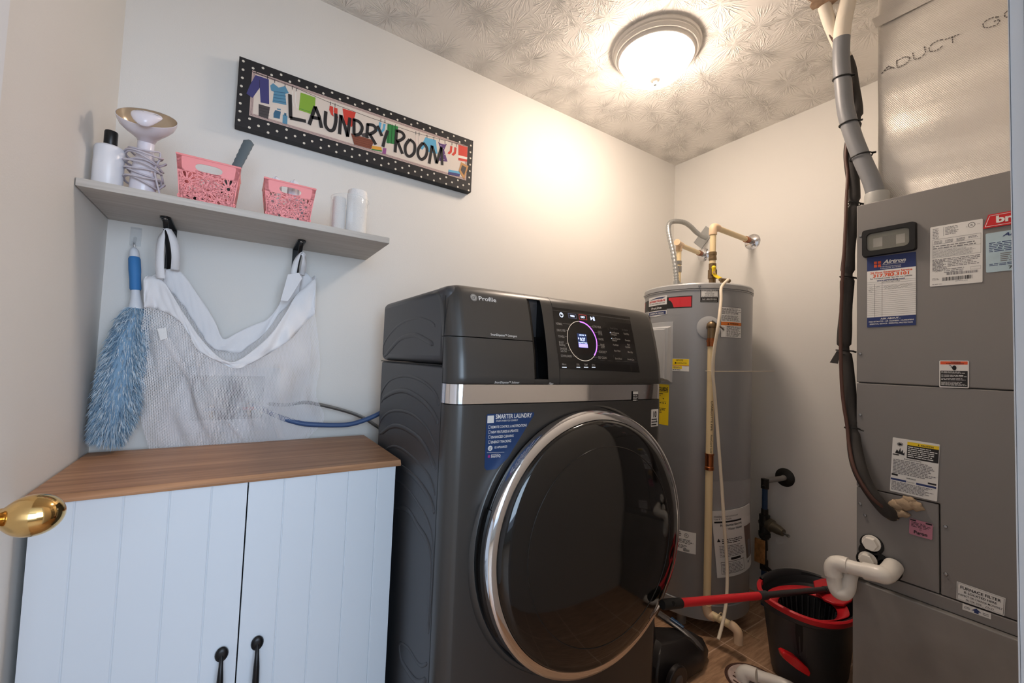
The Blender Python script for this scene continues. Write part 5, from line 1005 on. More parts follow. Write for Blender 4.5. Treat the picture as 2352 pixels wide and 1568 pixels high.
# thin brown control cable
cp_ = [(1886,20,1.665),(1905,75,1.70),(1925,110,1.73),(1950,170,1.77),(1957,230,1.785),(1953,290,1.785),(1945,330,1.775),(1943,365,1.77),(1947,400,1.765),(1944,460,1.745),(1940,560,1.71),(1935,640,1.705),(1931,740,1.70),(1931,810,1.695),(1933,880,1.69),(1938,930,1.685),(1946,980,1.675),(1950,1020,1.66),(1960,1070,1.63),(1978,1108,1.622),(2000,1140,1.625),(2022,1160,1.64),(2048,1178,1.69)]
pts2 = [P(u,v,'x',x) for u,v,x in cp_]; pts2[0].z = min(pts2[0].z, ZC-.002); b = MB('cable_brown'); b.tube(crom(pts2, 6), .0052, 8); b.build('control_cable', loc=pts2[-1], smooth=60, label='thin brown cable tied along the black insulated line', cat='cable')
# ties
ptc = lambda arr, z: min(range(len(arr)), key=lambda i: abs(arr[i].z-z))
tl_ = [(cs_,P(1944,175,'x',1.72).z,.0275,'black zip tie round the grey conduit, nearest the ceiling'),(cs_,P(1953,285,'x',1.733).z,.0275,'black zip tie halfway down the grey conduit'),(cs_,P(1988,355,'x',1.737).z,.030,'black zip tie low on the grey conduit where it crosses the black line'),
 (sm_,cuts[1],.0195,'black zip tie on the foam line level with the air handler top'),(sm_,cuts[2],.0205,'black zip tie on the foam line beside the blue service tag'),(sm_,cuts[3],.0225,'black zip tie on the foam line with a loose tape flap'),(sm_,cuts[4],.0205,'black zip tie lowest on the foam line')]
for arr, z, r, lb in tl_:
    i = ptc(arr, z); n_ = (arr[min(i+1,len(arr)-1)]-arr[i-1]).normalized(); n_ = (n_+Vector((0,.18,0))).normalized(); b = tie(arr[i], n_, r, 'zip_tie')
    if 'flap' in lb: c = arr[i]+Vector((-.012,.018,-.002)); b.add([c, c+Vector((0,.020,-.040)), c+Vector((0,-.004,-.044)), c+Vector((0,-.012,0))], [(0,1,2,3)], 'foam_black')
    b.build('zip_tie', loc=arr[i], smooth=60, label=lb, cat='zip tie', group='black zip ties on the conduit and refrigerant line')
# torn ceiling opening
b = MB(); mat('torn_wood', (168,140,116), .8, var=.3, vscale=40); hc = P(1890,-4,'z',ZC); pts3 = []
for k in range(16): t = k*math.pi/8; r = .047*(1+.25*math.sin(k*2.3)); pts3.append((hc.x+r*math.cos(t)*1.15, hc.y+r*math.sin(t)*.8))
b.prism(pts3, .003, lambda a, c, h: Vector((a, c, ZC-.0002-h)), 'torn_wood'); b.build('ceiling_cutout', loc=(hc.x,hc.y,ZC-.004), smooth=0, label='rough brown cutout in the ceiling where the refrigerant line passes', cat='opening')

# condensate trap, white PVC
PX = 1.625; J = lambda u, v, x=PX: P(u, v, 'x', x)
tr = thing('condensate_drain_pipe', J(1925,1360), 'white plastic condensate pipe with a U-shaped trap sticking out of the air handler', 'pipe')
o0 = P(2052,1300,'x',FX-.004); o1 = J(2036,1320,1.640); l0_ = J(1985,1310); l1_ = J(1920,1293); yv = l1_.y
b = MB('pvc_white'); b.tube(crom([o0, o0*.5+o1*.5+Vector((-.012,0,-.002)), o1+Vector((-.008,.004,0)), J(2020,1318), l0_],6), .0245, 20); b.build('elbow', tr, smooth=60)
b = MB('pvc_white'); b.cyl(l0_, J(1940,1298), .0205, .0205, 20); b.build('cross_pipe', tr, smooth=60)
b = MB('pvc_white'); b.tube(crom([J(1948,1299), J(1928,1294), J(1917,1297), J(1913,1308), J(1915,1322)],6), .0240, 20); b.build('elbow', tr, smooth=60)
ut = [J(1915,1320), J(1917,1340), J(1924,1358), J(1938,1362,1.628), J(1947,1350,1.64), J(1950,1330,1.65), J(1955,1312,1.665), J(1962,1300,1.69)]
b = MB('pvc_white'); b.tube(crom(ut,8), .0205, 20); b.build('trap_bend', tr, smooth=60)

# ======================= ON THE SHELF =======================
SH = SZ1
mat('plastic_white', (232,232,236), .3); mat('cap_black', (24,24,24), .35); mat('pearl', (226,222,230), .22, 0, spec=.7); mat('bowl_inner', (196,176,150), .22, .35); mat('cord_lilac', (196,190,198), .45)
mat('pink', (246,148,148), .42); mat('grey_handle', (92,104,110), .5); mat('terry', (240,238,236), .95, bump=1.0, bscale=420); mat('cloth_white', (224,224,230), .9, bump=.3, bscale=600)
b = MB('plastic_white'); bc = (-.2985, 1.432, SH); b.lathe([(0,0),(.0275,.0),(.0295,.003),(.0295,.108),(.028,.113),(.020,.1175),(.010,.119),(0,.119)], bc, (0,0,1), 40)
t_ = thing('lotion_bottle', bc, 'white round bottle with a black cap at the left end of the shelf', 'bottle'); b.build('bottle_body', t_, smooth=50)
b = MB('cap_black'); b.lathe([(.0125,.117),(.013,.118),(.013,.153),(.012,.156),(0,.1565)], bc, (0,0,1), 28); b.build('cap', t_, smooth=40, label='black cylindrical cap')
# handheld steamer-like appliance
SX, SYY = -.231, 1.432
st_ = thing('handheld_steamer', (SX, SYY, SH), 'pearly white handheld appliance with flared bowl top and its cord wrapped round it', 'appliance')
b = MB('pearl'); b.lathe([(0,0),(.026,0),(.0275,.004),(.0265,.05),(.024,.085),(.0195,.105),(.0175,.125),(.0175,.150),(.019,.160),(0,.160)], (SX,SYY,SH), (0,0,1), 36); b.build('handle_body', st_, smooth=60)
ax = Vector((.08,-.74,.66)).normalized(); hb = Vector((SX+.001,SYY,SH+.152))
out = [(.018,0),(.021,.008),(.030,.018),(.043,.030),(.054,.043),(.059,.056),(.0605,.066)]
b = MB('pearl'); b.lathe(out+[(.0605,.066),(.0595,.0665)], hb, ax, 48, sx=1.0, sy=.78, x=(1,0,.08)); b.build('bowl_head', st_, smooth=60)
b = MB('bowl_inner'); b.lathe([(.0592,.0662),(.0575,.056),(.052,.044),(.041,.032),(.026,.021),(0,.016)], hb, ax, 48, sx=1.0, sy=.78, x=(1,0,.08)); b.build('bowl_inside', st_, smooth=60, label='tan inside of the bowl')
tp = [(820,150),(850,240),(920,340),(1010,410),(1110,440),(1180,420),(1260,370),(1330,310),(1390,270),(1340,200),(1200,150),(1000,105),(880,105)]
tq = [P(180+x/7.127, 230+y/7.127, 'y', 1.334) for x, y in tp]; cq = sum(tq, Vector())/len(tq); vs = []; 
for f_, dy in ((1,.010),(.8,.003),(.45,-.003)): vs += [cq+(p-cq)*f_+Vector((0,dy+(p.z-cq.z)*.35*f_,0)) for p in tq]
n = len(tq); vs.append(cq+Vector((0,-.0045,0))); b = MB('pearl'); b.add(vs, [(r*n+i, r*n+(i+1)%n, (r+1)*n+(i+1)%n, (r+1)*n+i) for r in range(2) for i in range(n)]+[(2*n+i, 2*n+(i+1)%n, 3*n) for i in range(n)]); b.build('front_shield', st_, smooth=70, solid=.002, subd=1)
d = Dec(lambda a, c, h: Vector((a, 1.334+.011+(c-cq.z)*.35-h-.004-.0075, c))); pa = [P(180+x/7.127,230+y/7.127,'y',1.334) for x, y in ((915,152),(1020,155),(1110,195),(1180,205),(1250,225),(1330,245))]; d.stroke([(p.x,p.z) for p in pa], .0010, 'ink_soft', 2, 4); d.dec('script_mark', st_)
pts = []; k = 0
for i in range(9):
    zc_ = .030+.0105*i; tilt = (.34,-.10,.40,.20,.46,.10,.38,.05,.02)[i]; r0 = .0375+.004*math.sin(i*2.1)
    for j in range(14):
        a = 2*math.pi*j/14; r = r0+.002*math.sin(3*a+i); pts.append(Vector((SX+r*math.cos(a), SYY+r*.92*math.sin(a), max(SH+zc_+.0105*j/14-math.tan(tilt)*r*math.cos(a)*.75+.004*math.sin(2*a+i), SH+.004))))
pts += [Vector((SX+.030,SYY-.012,SH+.105)), Vector((SX+.024,SYY-.022,SH+.075)), Vector((SX+.034,SYY-.026,SH+.03)), Vector((SX+.040,SYY-.022,SH+.006))]
b = MB('cord_lilac'); b.tube(crom(pts,3), .0024, 7); b.build('cord', st_, smooth=60, label='lilac-grey cord wound round the handle')
b = MB('cord_lilac'); b.tube([Vector((SX+.040,SYY-.022,SH+.006)), Vector((SX+.030,SYY-.034,SH+.007))], [.004,.0065], 8, flat=.8); b.build('plug', st_)

def basket(nm, x0, x1, X0, X1, yf, dep, H, lb, flw):
    t = thing('plastic_basket', ((x0+x1)/2, yf+dep/2, SH), lb, 'basket', 'pink cut-out baskets on the shelf')
    ox = (X1-X0-(x1-x0))/2; xm = (x0+x1)/2; w0, w1 = (x1-x0)/2, (X1-X0)/2; Y0, Y1 = yf+.010, yf+dep-.010; TY0, TY1 = yf, yf+dep
    c0 = [(xm-w0,Y0),(xm+w0,Y0),(xm+w0,Y1),(xm-w0,Y1)]; c1 = [(xm-w1,TY0),(xm+w1,TY0),(xm+w1,TY1),(xm-w1,TY1)]
    for f in range(4):
        A, B, C, D_ = c0[f], c0[(f+1)%4], c1[(f+1)%4], c1[f]; W = math.dist(A,B)
        nx, ny = (B[1]-A[1])/W, -(B[0]-A[0])/W
        def fn(a, c, h, A=A, B=B, C=C, D_=D_, nx=nx, ny=ny): return Vector(((A[0]*(1-a)+B[0]*a)*(1-c)+(D_[0]*(1-a)+C[0]*a)*c+nx*h, (A[1]*(1-a)+B[1]*a)*(1-c)+(D_[1]*(1-a)+C[1]*a)*c+ny*h, SH+.001+c*H))
        d = Dec(fn); E = .055; ar = W/H
        d.rect(0,0,1,.05,'pink',0); d.rect(0,.05,E/ar*1.2,1,'pink',0); d.rect(1-E/ar*1.2,.05,1,1,'pink',0)
        hole = [(.5+.22*math.copysign(abs(math.cos(q))**.6,math.cos(q)), .80+.085*math.copysign(abs(math.sin(q))**.8,math.sin(q))) for q in [2*math.pi*k/24 for k in range(24)]] if f % 2 == 0 else None
        if hole:
            outer = []
            for a, c in hole: dx, dy = a-.5, c-.80; s_ = min(.5/abs(dx) if dx else 99, (.20 if dy > 0 else .13)/abs(dy) if dy else 99); outer.append((.5+dx*s_, .80+dy*s_))
            n = 24; vs = [fn(a,c,0) for a, c in outer]+[fn(a,c,0) for a, c in hole]; d.add(vs, [(i,(i+1)%n,n+(i+1)%n,n+i) for i in range(n)], 'pink')
            for cx, cc in ((0,1),(1,1),(0,.67),(1,.67)): d.poly([(cx,cc),(cx+(.12 if cx == 0 else -.12),cc),(cx,cc+(-.12 if cc == 1 else .12))], 'pink', 0)
        else: d.rect(0,.80,1,1,'pink',0)
        top = .68 if hole else .80
        rr = R_
        for cx, cy in flw:
            for k in range(13):
                q = k*2*math.pi/13+cx*9; L = .24
                def pt(r, o): x = cx+(r*math.cos(q)-o*math.sin(q))/ar; y = cy+r*math.sin(q)+o*math.cos(q); return (min(max(x,.02),.98), min(max(y,.02),top if not (.25 < x < .75) or not hole else .71))
                lp = [pt(.05,0),pt(.13,.026),pt(.20,.034),pt(L,.0),pt(.20,-.034),pt(.13,-.026),pt(.05,0)]; d.stroke(lp, .020, 'pink', 0)
            d.ring(cx, cy, .055/ar, .02, 'pink', 0, 12, 0, 360, .055)
        for _ in range(16):
            x, y = rr.uniform(.04,.96), rr.uniform(.04,top); q = rr.uniform(0,6.28); d.stroke([(x,y),(min(max(x+.12*math.cos(q)/ar,.02),.98),min(max(y+.12*math.sin(q),.02),top))], .026, 'pink', 0)
        d.build('front_panel' if f == 0 else 'back_panel' if f == 2 else 'side_panel', t, smooth=0, solid=.0016)
    b = MB('pink'); b.tube([Vector((c[0],c[1],SH+H)) for c in c1], .0028, 8, closed=True); b.build('rim', t, smooth=60)
    b = MB('pink'); b.box(xm-w0, xm+w0, Y0, Y1, SH+.0003, SH+.0018); b.build('bottom', t, smooth=0)
    return t
FL = [(.14,.44),(.5,.36),(.86,.46),(.28,.12),(.72,.12),(.5,.58),(.02,.12),(.98,.12)]
basket('a', -.150, -.034, -.164, -.024, 1.378, .125, .122, 'larger pink flower cut-out basket next to the white appliance, a grey handle sticking out', FL)
basket('b', .049, .158, .035, .170, 1.378, .115, .112, 'smaller pink flower cut-out basket holding white cloth rolls', FL)
h0_, h1_ = P(541,388,'y',1.455), P(574,322,'y',1.47); dv = (h1_-h0_)
b = MB('grey_handle'); pts = [h0_-dv*1.1+(dv*2.35)*k/22 for k in range(23)]; pts = [h0_-dv*.8+(dv*1.8)*k/22 for k in range(23)]; b.tube(pts, [.0095+.0012*(i % 2)+.0045*(i/22) for i in range(22)]+[.004], 14, flat=.5, up=Vector((1,-.2,-.3))); b.build('hair_brush', loc=pts[0], smooth=30, label='grey ribbed brush handle leaning out of the larger pink basket', cat='brush')
b = MB('black'); b.box(-.142, -.100, 1.41, 1.425, SH+.003, SH+.030); b.tube(crom([(-.12,1.44,SH+.01),(-.10,1.43,SH+.016),(-.06,1.44,SH+.009),(-.045,1.45,SH+.012)],5), .006, 8); b.build('hair_clip', loc=(-.12,1.42,SH), smooth=30, label='small black item lying in the bottom left of the larger pink basket', cat='clip')
for (x, y, z, s_, lb) in ((.068,1.435,.122,.019,'white rolled cloth at the left side of the smaller basket'),(.116,1.43,.122,.020,'white rolled cloth in the middle of the smaller basket'),(.146,1.45,.088,.017,'white rolled cloth low at the right side of the smaller basket')):
    b = MB('cloth_white'); c = Vector((x,y,SH+.002))
    def roll(u_, v_, c=c, z=z, s_=s_):
        a = 2*math.pi*u_; zz = (z+s_)*v_+.003; r = s_*(1.0 if v_ < .75 else math.sqrt(max(0,1-((v_-.75)/.25)**2)))*(1+.10*math.sin(7*a)+.06*math.sin(11*a+3)); return c+Vector((r*math.cos(a)*.82, r*math.sin(a)*.7, zz))
    b.grid(roll, 42, 16); b.build('rolled_cloth', loc=c, smooth=60, label=lb, cat='cloth', group='white rolled cloths in the smaller basket')
# glass jar with towel rolls
gl = P(752,480,'y',1.42); gr = P(846,490,'y',1.42); gx_ = (gl.x+gr.x)/2+.004; gR = (gr.x-gl.x)/2*.93; mat('clear_glass', (236,240,240), .04, alpha=.12, spec=.9)
jt = thing('glass_jar', (gx_,1.42,SH), 'clear round jar holding rolled white towels at the right end of the shelf', 'jar')
b = MB('clear_glass'); b.lathe([(0,.001),(gR-.004,.001),(gR,.005),(gR,.118),(gR-.0008,.1195),(gR-.002,.118),(gR-.002,.006),(0,.004)], (gx_,1.42,SH), (0,0,1), 56); b.build('jar_wall', jt, smooth=50)
b = MB('clear_glass'); b.tube([(gx_+(gR-.001)*math.cos(q), 1.42+(gR-.001)*math.sin(q), SH+.1185) for q in [2*math.pi*k/48 for k in range(48)]], .0014, 6, closed=True); b.build('rim', jt, smooth=60)
for (dx, dy, r, h, lb) in ((.021,-.004,.0315,.146,'thicker rolled white towel standing up at the right inside the jar'),(-.0325,.0,.0195,.112,'thinner rolled white towel at the left inside the jar')):
    def tw(u_, v_, dx=dx, dy=dy, r=r, h=h):
        a = 2*math.pi*u_; e = min(1, (1-v_)*9, v_*12+.4); rr = r*(1-.12*(1-e))*(1+.015*math.sin(5*a)+(.03 if abs(u_-.62) < .02 else 0)); return Vector((gx_+dx+rr*math.cos(a)*(.0 if v_ >= 1 else 1), 1.42+dy+rr*math.sin(a)*(.0 if v_ >= 1 else 1), SH+.006+h*min(v_,.96)+(.0 if v_ < .96 else .004)))
    b = MB('terry'); b.grid(tw, 40, 25)
    sp_ = [(gx_+dx+(r*.92-r*.8*k/40)*math.cos(k*.42), 1.42+dy+(r*.92-r*.8*k/40)*math.sin(k*.42), SH+.006+h*.96+.001) for k in range(40)]; b.tube(sp_, .0035, 6); b.build('rolled_towel', loc=(gx_+dx,1.42+dy,SH+.006), smooth=60, label=lb, cat='towel', group='rolled towels in the jar')

# ======================= MESH BAG =======================
mat('bag_white', (236,236,238), .85, bump=.25, bscale=350)
m = mat('netting', (244,244,246), .8); t = NT(m); tc = t.n('ShaderNodeTexCoord'); sp = t.n('ShaderNodeSeparateXYZ'); t.l(tc.outputs['Object'], sp.inputs[0]); PER = .0044; K = 4*math.pi/(math.sqrt(3)*PER)
ws = [t.math('COSINE', t.math('ADD', t.math('MULTIPLY', sp.outputs[0], K*math.cos(q)), t.math('MULTIPLY', sp.outputs[2], K*math.sin(q)))) for q in (0, 2*math.pi/3, 4*math.pi/3)]
hsum = t.math('ADD', t.math('ADD', ws[0], ws[1]), ws[2]); t.l(t.math('LESS_THAN', hsum, -.48), t.b.inputs['Alpha'])
bg = thing('mesh_laundry_bag', (0, 1.60, .80), 'white mesh laundry bag with cloth rim hanging from two brackets under the shelf', 'laundry bag')
def c4(x, y): return (180+x/2.703, 480+y/2.703)
FT = [(405,440),(445,418),(500,432),(545,470),(600,560),(650,640),(750,790),(850,900),(915,942),(980,945),(1080,880),(1200,770),(1290,640),(1345,545),(1410,480),(1475,428)]
FB_ = [(408,612),(440,613),(490,624),(550,645),(620,690),(680,770),(735,865),(815,920),(900,962),(980,990),(1060,965),(1170,905),(1270,840),(1335,790),(1400,715),(1468,650)]
BT = [(545,375),(585,372),(630,385),(680,440),(720,500),(790,600),(850,700),(900,805),(980,770),(1050,735),(1110,710),(1170,685),(1230,620),(1280,520),(1330,415),(1392,398)]
BB = [(520,470),(560,500),(600,540),(660,610),(710,690),(760,770),(800,830),(850,872),(920,886),(1000,892),(1060,850),(1130,800),(1190,730),(1240,660),(1300,600),(1370,520)]
def yfr(i): s_ = i/15; return 1.545+.018*math.sin(s_*math.pi*5)*.4+.012*abs(2*s_-1)
def res(A, ys, k=5): return crom([P(*c4(*p), 'y', ys(i)) for i, p in enumerate(A)], k)
ft, fb = res(FT, yfr), res(FB_, yfr); bt_, bb2 = res(BT, lambda i: 1.600), res(BB, lambda i: 1.605)
N = len(ft)
def lerp(a, b_, t): return a+(b_-a)*t
def cloth(top, bot, nm, lb, fold, parent=bg, n=8, yo=0):
    b = MB('bag_white'); b.grid(lambda u_, v_: lerp(top[round(u_*(N-1))], bot[round(u_*(N-1))], v_)+Vector((0, fold*(math.sin(u_*31+v_*4)*.7+math.sin(u_*57+v_*2)*.4+math.sin(u_*83-v_*9)*.3)*(.3+v_), 0)), N-1, n); return b.build(nm, parent, smooth=70, solid=.0016, label=lb)
cloth(ft, fb, 'front_hem', 'white cloth rim, front side', .0065); cloth(bt_, bb2, 'back_hem', 'white cloth rim, back side', .003)
# side gussets join the front and back rims
for i_, nm in ((0,'left'),(N-1,'right')):
    b = MB('bag_white'); sgn = -1 if i_ == 0 else 1
    b.grid(lambda u_, v_: lerp(lerp(ft[i_],fb[i_],v_), lerp(bt_[i_ if i_ == 0 else N-1],bb2[i_ if i_ == 0 else N-1],v_), u_)+Vector((sgn*.008*math.sin(u_*math.pi), 0, .006*math.sin(u_*9))), 8, 6); b.build('side_hem', bg, smooth=70, solid=.0016)
def net(rim, xl, xr, ytop, ybot, nm, ph, am, edge, zb=.815):
    def f(u_, v_):
        p = rim[round(u_*(N-1))]; bx_ = lerp(xl, xr, u_); q = Vector((bx_, ybot, zb)); r = lerp(p, q, v_)
        e = edge(v_)*(2*u_-1)
        w_ = math.sin(v_*math.pi)**.8 if v_ < 1 else 0
        fo = am*w_*(math.sin(u_*19+ph+v_*5)+.6*math.sin(u_*41-v_*7+ph)+.5*math.sin((u_-.5)*v_*38+ph)); r.y = min(r.y+fo-.012*w_, 1.640); r.x += e+fo*.5+(.050*u_**4*math.exp(-((v_-.80)/.13)**2)+.012*u_**3*math.sin(v_*3)); return r
    b = MB('netting'); b.grid(f, N-1, 40); return b.build(nm, bg, smooth=80)
xl0, xr0 = P(*c4(455,1490),'y',1.625).x, P(*c4(1380,1430),'y',1.625).x
net(fb, xl0, xr0, 1.55, 1.622, 'front_netting', .4, .009, lambda v: .018*math.sin(v*math.pi)-.020*max(0, math.sin(v*2*math.pi))*0)
net(bb2, xl0+.02, xr0-.01, 1.60, 1.634, 'back_netting', 2.2, .005, lambda v: .05*math.sin(min(v*2,1)*math.pi/2)*(1-v))
# loose seam folds crossing in the middle
def fold(pts, nm='seam_fold', r=.0022):
    q = [P(*c4(x,y),'y',yy) for x, y, yy in pts]; b = MB('netting'); k = crom(q, 6)
    b.grid(lambda u_, v_: k[round(u_*(len(k)-1))]+Vector(((v_-.5)*.020, -.006*math.sin(v_*math.pi), 0)), len(k)-1, 3); b.build(nm, bg, smooth=80)
fold([(540,800,1.54),(640,960,1.55),(760,1120,1.57),(900,1280,1.59),(1040,1440,1.608)]); fold([(750,900,1.54),(775,1040,1.55),(850,1180,1.575),(915,1290,1.59)]); fold([(1240,960,1.55),(1180,1080,1.565),(1050,1180,1.58),(930,1300,1.59)]); fold([(1215,1250,1.575),(1235,1340,1.585),(1260,1420,1.6)])
b = MB('label_white'); q = [P(*c4(x,y),'y',1.532) for x, y in ((490,742),(545,735),(553,800),(510,815))]; b.add(q, [(0,1,2,3)]); b.build('care_tag', bg, smooth=0, solid=.0006, label='small white sewn-in care tag')
def loop(pts, hw, nm, lb):
    q = [P(*c4(x,y),'y',yy) for x, y, yy, _, _ in pts]; k = crom(q, 6); wv = crom([Vector((a,b_,0)) for _, _, _, a, b_ in pts], 6); b = MB('bag_white')
    b.grid(lambda u_, v_: k[round(u_*(len(k)-1))]+wv[round(u_*(len(k)-1))].normalized()*(v_-.5)*2*hw, len(k)-1, 2); b.build(nm, bg, smooth=70, solid=.0015, label=lb)
loop([(512,430,1.545,.9,-.3),(505,360,1.540,.9,-.3),(505,270,1.535,.9,-.4),(515,180,1.528,.8,-.6),(535,128,1.524,.2,-1),(565,135,1.526,.7,.7),(592,200,1.535,1,.5),(605,290,1.55,1,.5),(600,380,1.58,1,.4)], .0105, 'hanging_loop', 'left white cloth loop')
loop([(1335,420,1.556,1,-.2),(1345,350,1.545,.9,-.3),(1362,300,1.535,.6,-.7),(1385,268,1.527,.2,-1),(1402,300,1.535,.6,.7),(1400,350,1.55,.9,.4),(1388,410,1.59,1,.3)], .0085, 'hanging_loop', 'right white cloth loop')
b = MB('bag_white'); q = [P(*c4(x,y),'y',1.535) for x, y in ((1300,405),(1370,395),(1390,430),(1320,545),(1300,572),(1255,568))]; b.add(q, [tuple(range(6))]); b.build('loop_patch', bg, smooth=0, solid=.0022, bevel=.0008)

# ======================= DUSTER AND HOOK =======================
hk = P(312,545,'y',YB); mat('clear_plastic', (228,234,238), .08, alpha=.18, spec=.9)
ht = thing('adhesive_hook', (hk.x, YB, hk.z-.03), 'clear plastic adhesive hook on the back wall holding the duster', 'hook')
b = MB('clear_plastic'); b.box(hk.x-.013, hk.x+.013, YB-.003, YB-.0002, hk.z-.026, hk.z+.030); b.build('base_plate', ht, smooth=0, bevel=.002)
b = MB('clear_plastic'); b.tube(crom([(hk.x,YB-.004,hk.z-.004),(hk.x,YB-.014,hk.z-.014),(hk.x,YB-.020,hk.z-.028),(hk.x,YB-.028,hk.z-.030),(hk.x,YB-.032,hk.z-.018)],5), .0042, 10, flat=1.5); b.build('hook', ht, smooth=60)
b = MB('clear_plastic'); b.tube([(hk.x-.012,YB-.004,hk.z+.026),(hk.x+.012,YB-.004,hk.z+.026)], .0016, 8); b.build('ridge', ht, smooth=60)
mat('duster_white', (226,230,236), .35); mat('duster_grip', (62,128,190), .6); mat('fluff_a', (160,188,208), .9); mat('fluff_b', (134,168,196), .9); mat('fluff_c', (204,217,226), .9); mat('fluff_d', (116,146,172), .9)
dt, db = P(308,572,'y',1.612), P(313,706,'y',1.600); ds = thing('feather_duster', dt, 'fluffy blue duster hanging by its white and blue handle in the left corner', 'duster')
dv = db-dt; Lh = dv.length; b = MB('duster_white'); b.lathe([(0,-.006),(.006,-.004),(.012,.004),(.0135,.014),(.0130,.30*Lh),(.0125,.62*Lh),(.0120,.75*Lh),(.0155,.88*Lh),(.021,1.0*Lh),(.020,1.04*Lh),(0,1.04*Lh)], dt, dv, 28, sy=.85); b.build('handle', ds, smooth=50, label='white plastic handle')
b = MB('duster_grip'); b.lathe([(.0136,.14*Lh),(.0160,.17*Lh),(.0165,.36*Lh),(.0150,.52*Lh),(.0155,.68*Lh),(.0130,.71*Lh)], dt, dv, 28, sy=.85); b.build('grip', ds, smooth=50, label='blue rubber grip')
b = MB('steel'); b.tube([Vector((hk.x,YB-.026,hk.z-.022)), dt+Vector((0,-.002,.012)), dt+Vector((0,0,.002))], .0018, 6); b.build('hanging_ring', ds)
axp = crom([P(314,706,'y',1.598), P(300,760,'y',1.585), P(284,830,'y',1.578), P(273,900,'y',1.575), P(262,960,'y',1.578), P(246,1005,'y',1.58)], 8); rad = [.022,.040,.052,.058,.058,.050,.030]
def rat(s_): x = s_*(len(rad)-1); i = min(int(x), len(rad)-2); return rad[i]*(1-(x-i))+rad[i+1]*(x-i)
n = len(axp); b = MB('fluff_b'); b.tube(axp, [rat(i/(n-1))*.72 for i in range(n)], 16, flat=.8); b.build('core', ds, smooth=60)
b = MB(); b.keep = True; ml = ['fluff_a','fluff_a','fluff_b','fluff_c','fluff_c','fluff_d']
for k in range(6500):
    s_ = R_.random()**.9; i = min(int(s_*(n-1)), n-2); c = axp[i].lerp(axp[i+1], s_*(n-1)-i); tg = (axp[i+1]-axp[i]).normalized(); bx, by, _ = basis(tg); a = R_.uniform(0, 2*math.pi)
    o = bx*math.cos(a)+by*math.sin(a); o.y *= .85; r = rat(s_); p0 = c+o*r*.62; L = R_.uniform(.022,.036)
    dr = (o*R_.uniform(.7,1.1)+tg*R_.uniform(.5,1.3)+Vector((R_.uniform(-.35,.35),R_.uniform(-.35,.35),R_.uniform(-.3,.1)))).normalized(); p1 = p0+dr*L*.55; p2 = p1+(dr*.6+Vector((0,0,-.55))).normalized()*L*.5
    sd = dr.cross(Vector((R_.uniform(-1,1),R_.uniform(-1,1),R_.uniform(-1,1)))).normalized()*R_.uniform(.0009,.0016); s2 = sd.cross(dr)*.8
    for q in (p1, p2):
        q.x = max(q.x, XL+.001); q.y = min(q.y, YB-.001)
    b.add([p0+sd,p0-sd*.5+s2,p0-sd*.5-s2,p1+sd*.9,p1-sd*.45+s2*.9,p1-sd*.45-s2*.9,p2], [(0,1,4,3),(1,2,5,4),(2,0,3,5),(3,4,6),(4,5,6),(5,3,6)], R_.choice(ml))
b.build('fluffy_head', ds, smooth=0, label='fluffy blue microfibre head')

# ======================= SPIN MOP BUCKET =======================
BX, BY = 1.885, .722; mat('bucket_black', (52,52,54), .42); mat('bucket_in', (16,16,17), .6); mat('bucket_red', (206,34,44), .38); mat('pedal_red', (210,30,36), .22)
bk_ = thing('mop_bucket', (BX, BY, 0), 'black oval mop bucket with red rim and pedal, standing on the floor', 'bucket')
def ov(a_, b_, q): return (BX+a_*math.copysign(abs(math.cos(q))**.86, math.cos(q)), BY+b_*math.copysign(abs(math.sin(q))**.86, math.sin(q)))
NQ = 72
def skin(lst, m, nm, lb=None, parent=bk_, sm=40, cap=None):
    b = MB(m); vs = []
    for a_, b_, z in lst: vs += [(*ov(a_, b_, 2*math.pi*k/NQ), z(2*math.pi*k/NQ) if callable(z) else z) for k in range(NQ)]
    fs = [(r*NQ+k, r*NQ+(k+1)%NQ, (r+1)*NQ+(k+1)%NQ, (r+1)*NQ+k) for r in range(len(lst)-1) for k in range(NQ)]
    if cap is not None: fs.append(tuple(cap*NQ+k for k in range(NQ)))
    b.add(vs, fs); return b.build(nm, parent, smooth=sm, label=lb)
RZ = lambda q: .292+.016*math.cos(q-math.pi*.75)
skin([(.146,.100,.004),(.150,.104,.010),(.158,.112,.12),(.168,.122,.21),(.180,.130,.245),(.211,.146,.262),(.213,.146,.280),(.208,.141,.285),(.198,.134,.268),(.155,.110,.02)], 'bucket_black', 'bucket_shell', None, cap=0)
skin([(.155,.110,.03),(.10,.06,.028)], 'bucket_in', 'bucket_floor', None, cap=1)
def rim(q0, q1, lst, m, nm, lb, nn=60):
    b = MB(m); vs = []
    for a_, b_, z in lst:
        for k in range(nn+1): q = q0+(q1-q0)*k/nn; vs.append((*ov(a_, b_, q), z(q)))
    n = nn+1; b.add(vs, [(r*n+k, r*n+k+1, (r+1)*n+k+1, (r+1)*n+k) for r in range(len(lst)-1) for k in range(nn)]); b.build(nm, bk_, smooth=40, label=lb)
RS = [(.216,.149,lambda q: RZ(q)-.022),(.219,.152,lambda q: RZ(q)-.018),(.219,.152,lambda q: RZ(q)-.004),(.214,.147,lambda q: RZ(q)),(.205,.138,lambda q: RZ(q)-.003),(.203,.136,lambda q: RZ(q)-.016),(.216,.149,lambda q: RZ(q)-.022)]
rim(math.radians(112), math.radians(372), RS, 'bucket_red', 'rim_band', 'glossy red rim band round the near side')
BS = [(.213,.146,lambda q: RZ(q)-.030),(.216,.149,lambda q: RZ(q)+.004),(.211,.144,lambda q: RZ(q)+.007),(.206,.139,lambda q: RZ(q)+.002),(.203,.136,lambda q: RZ(q)-.030)]
rim(math.radians(12), math.radians(112), BS, 'bucket_black', 'back_rim', None)
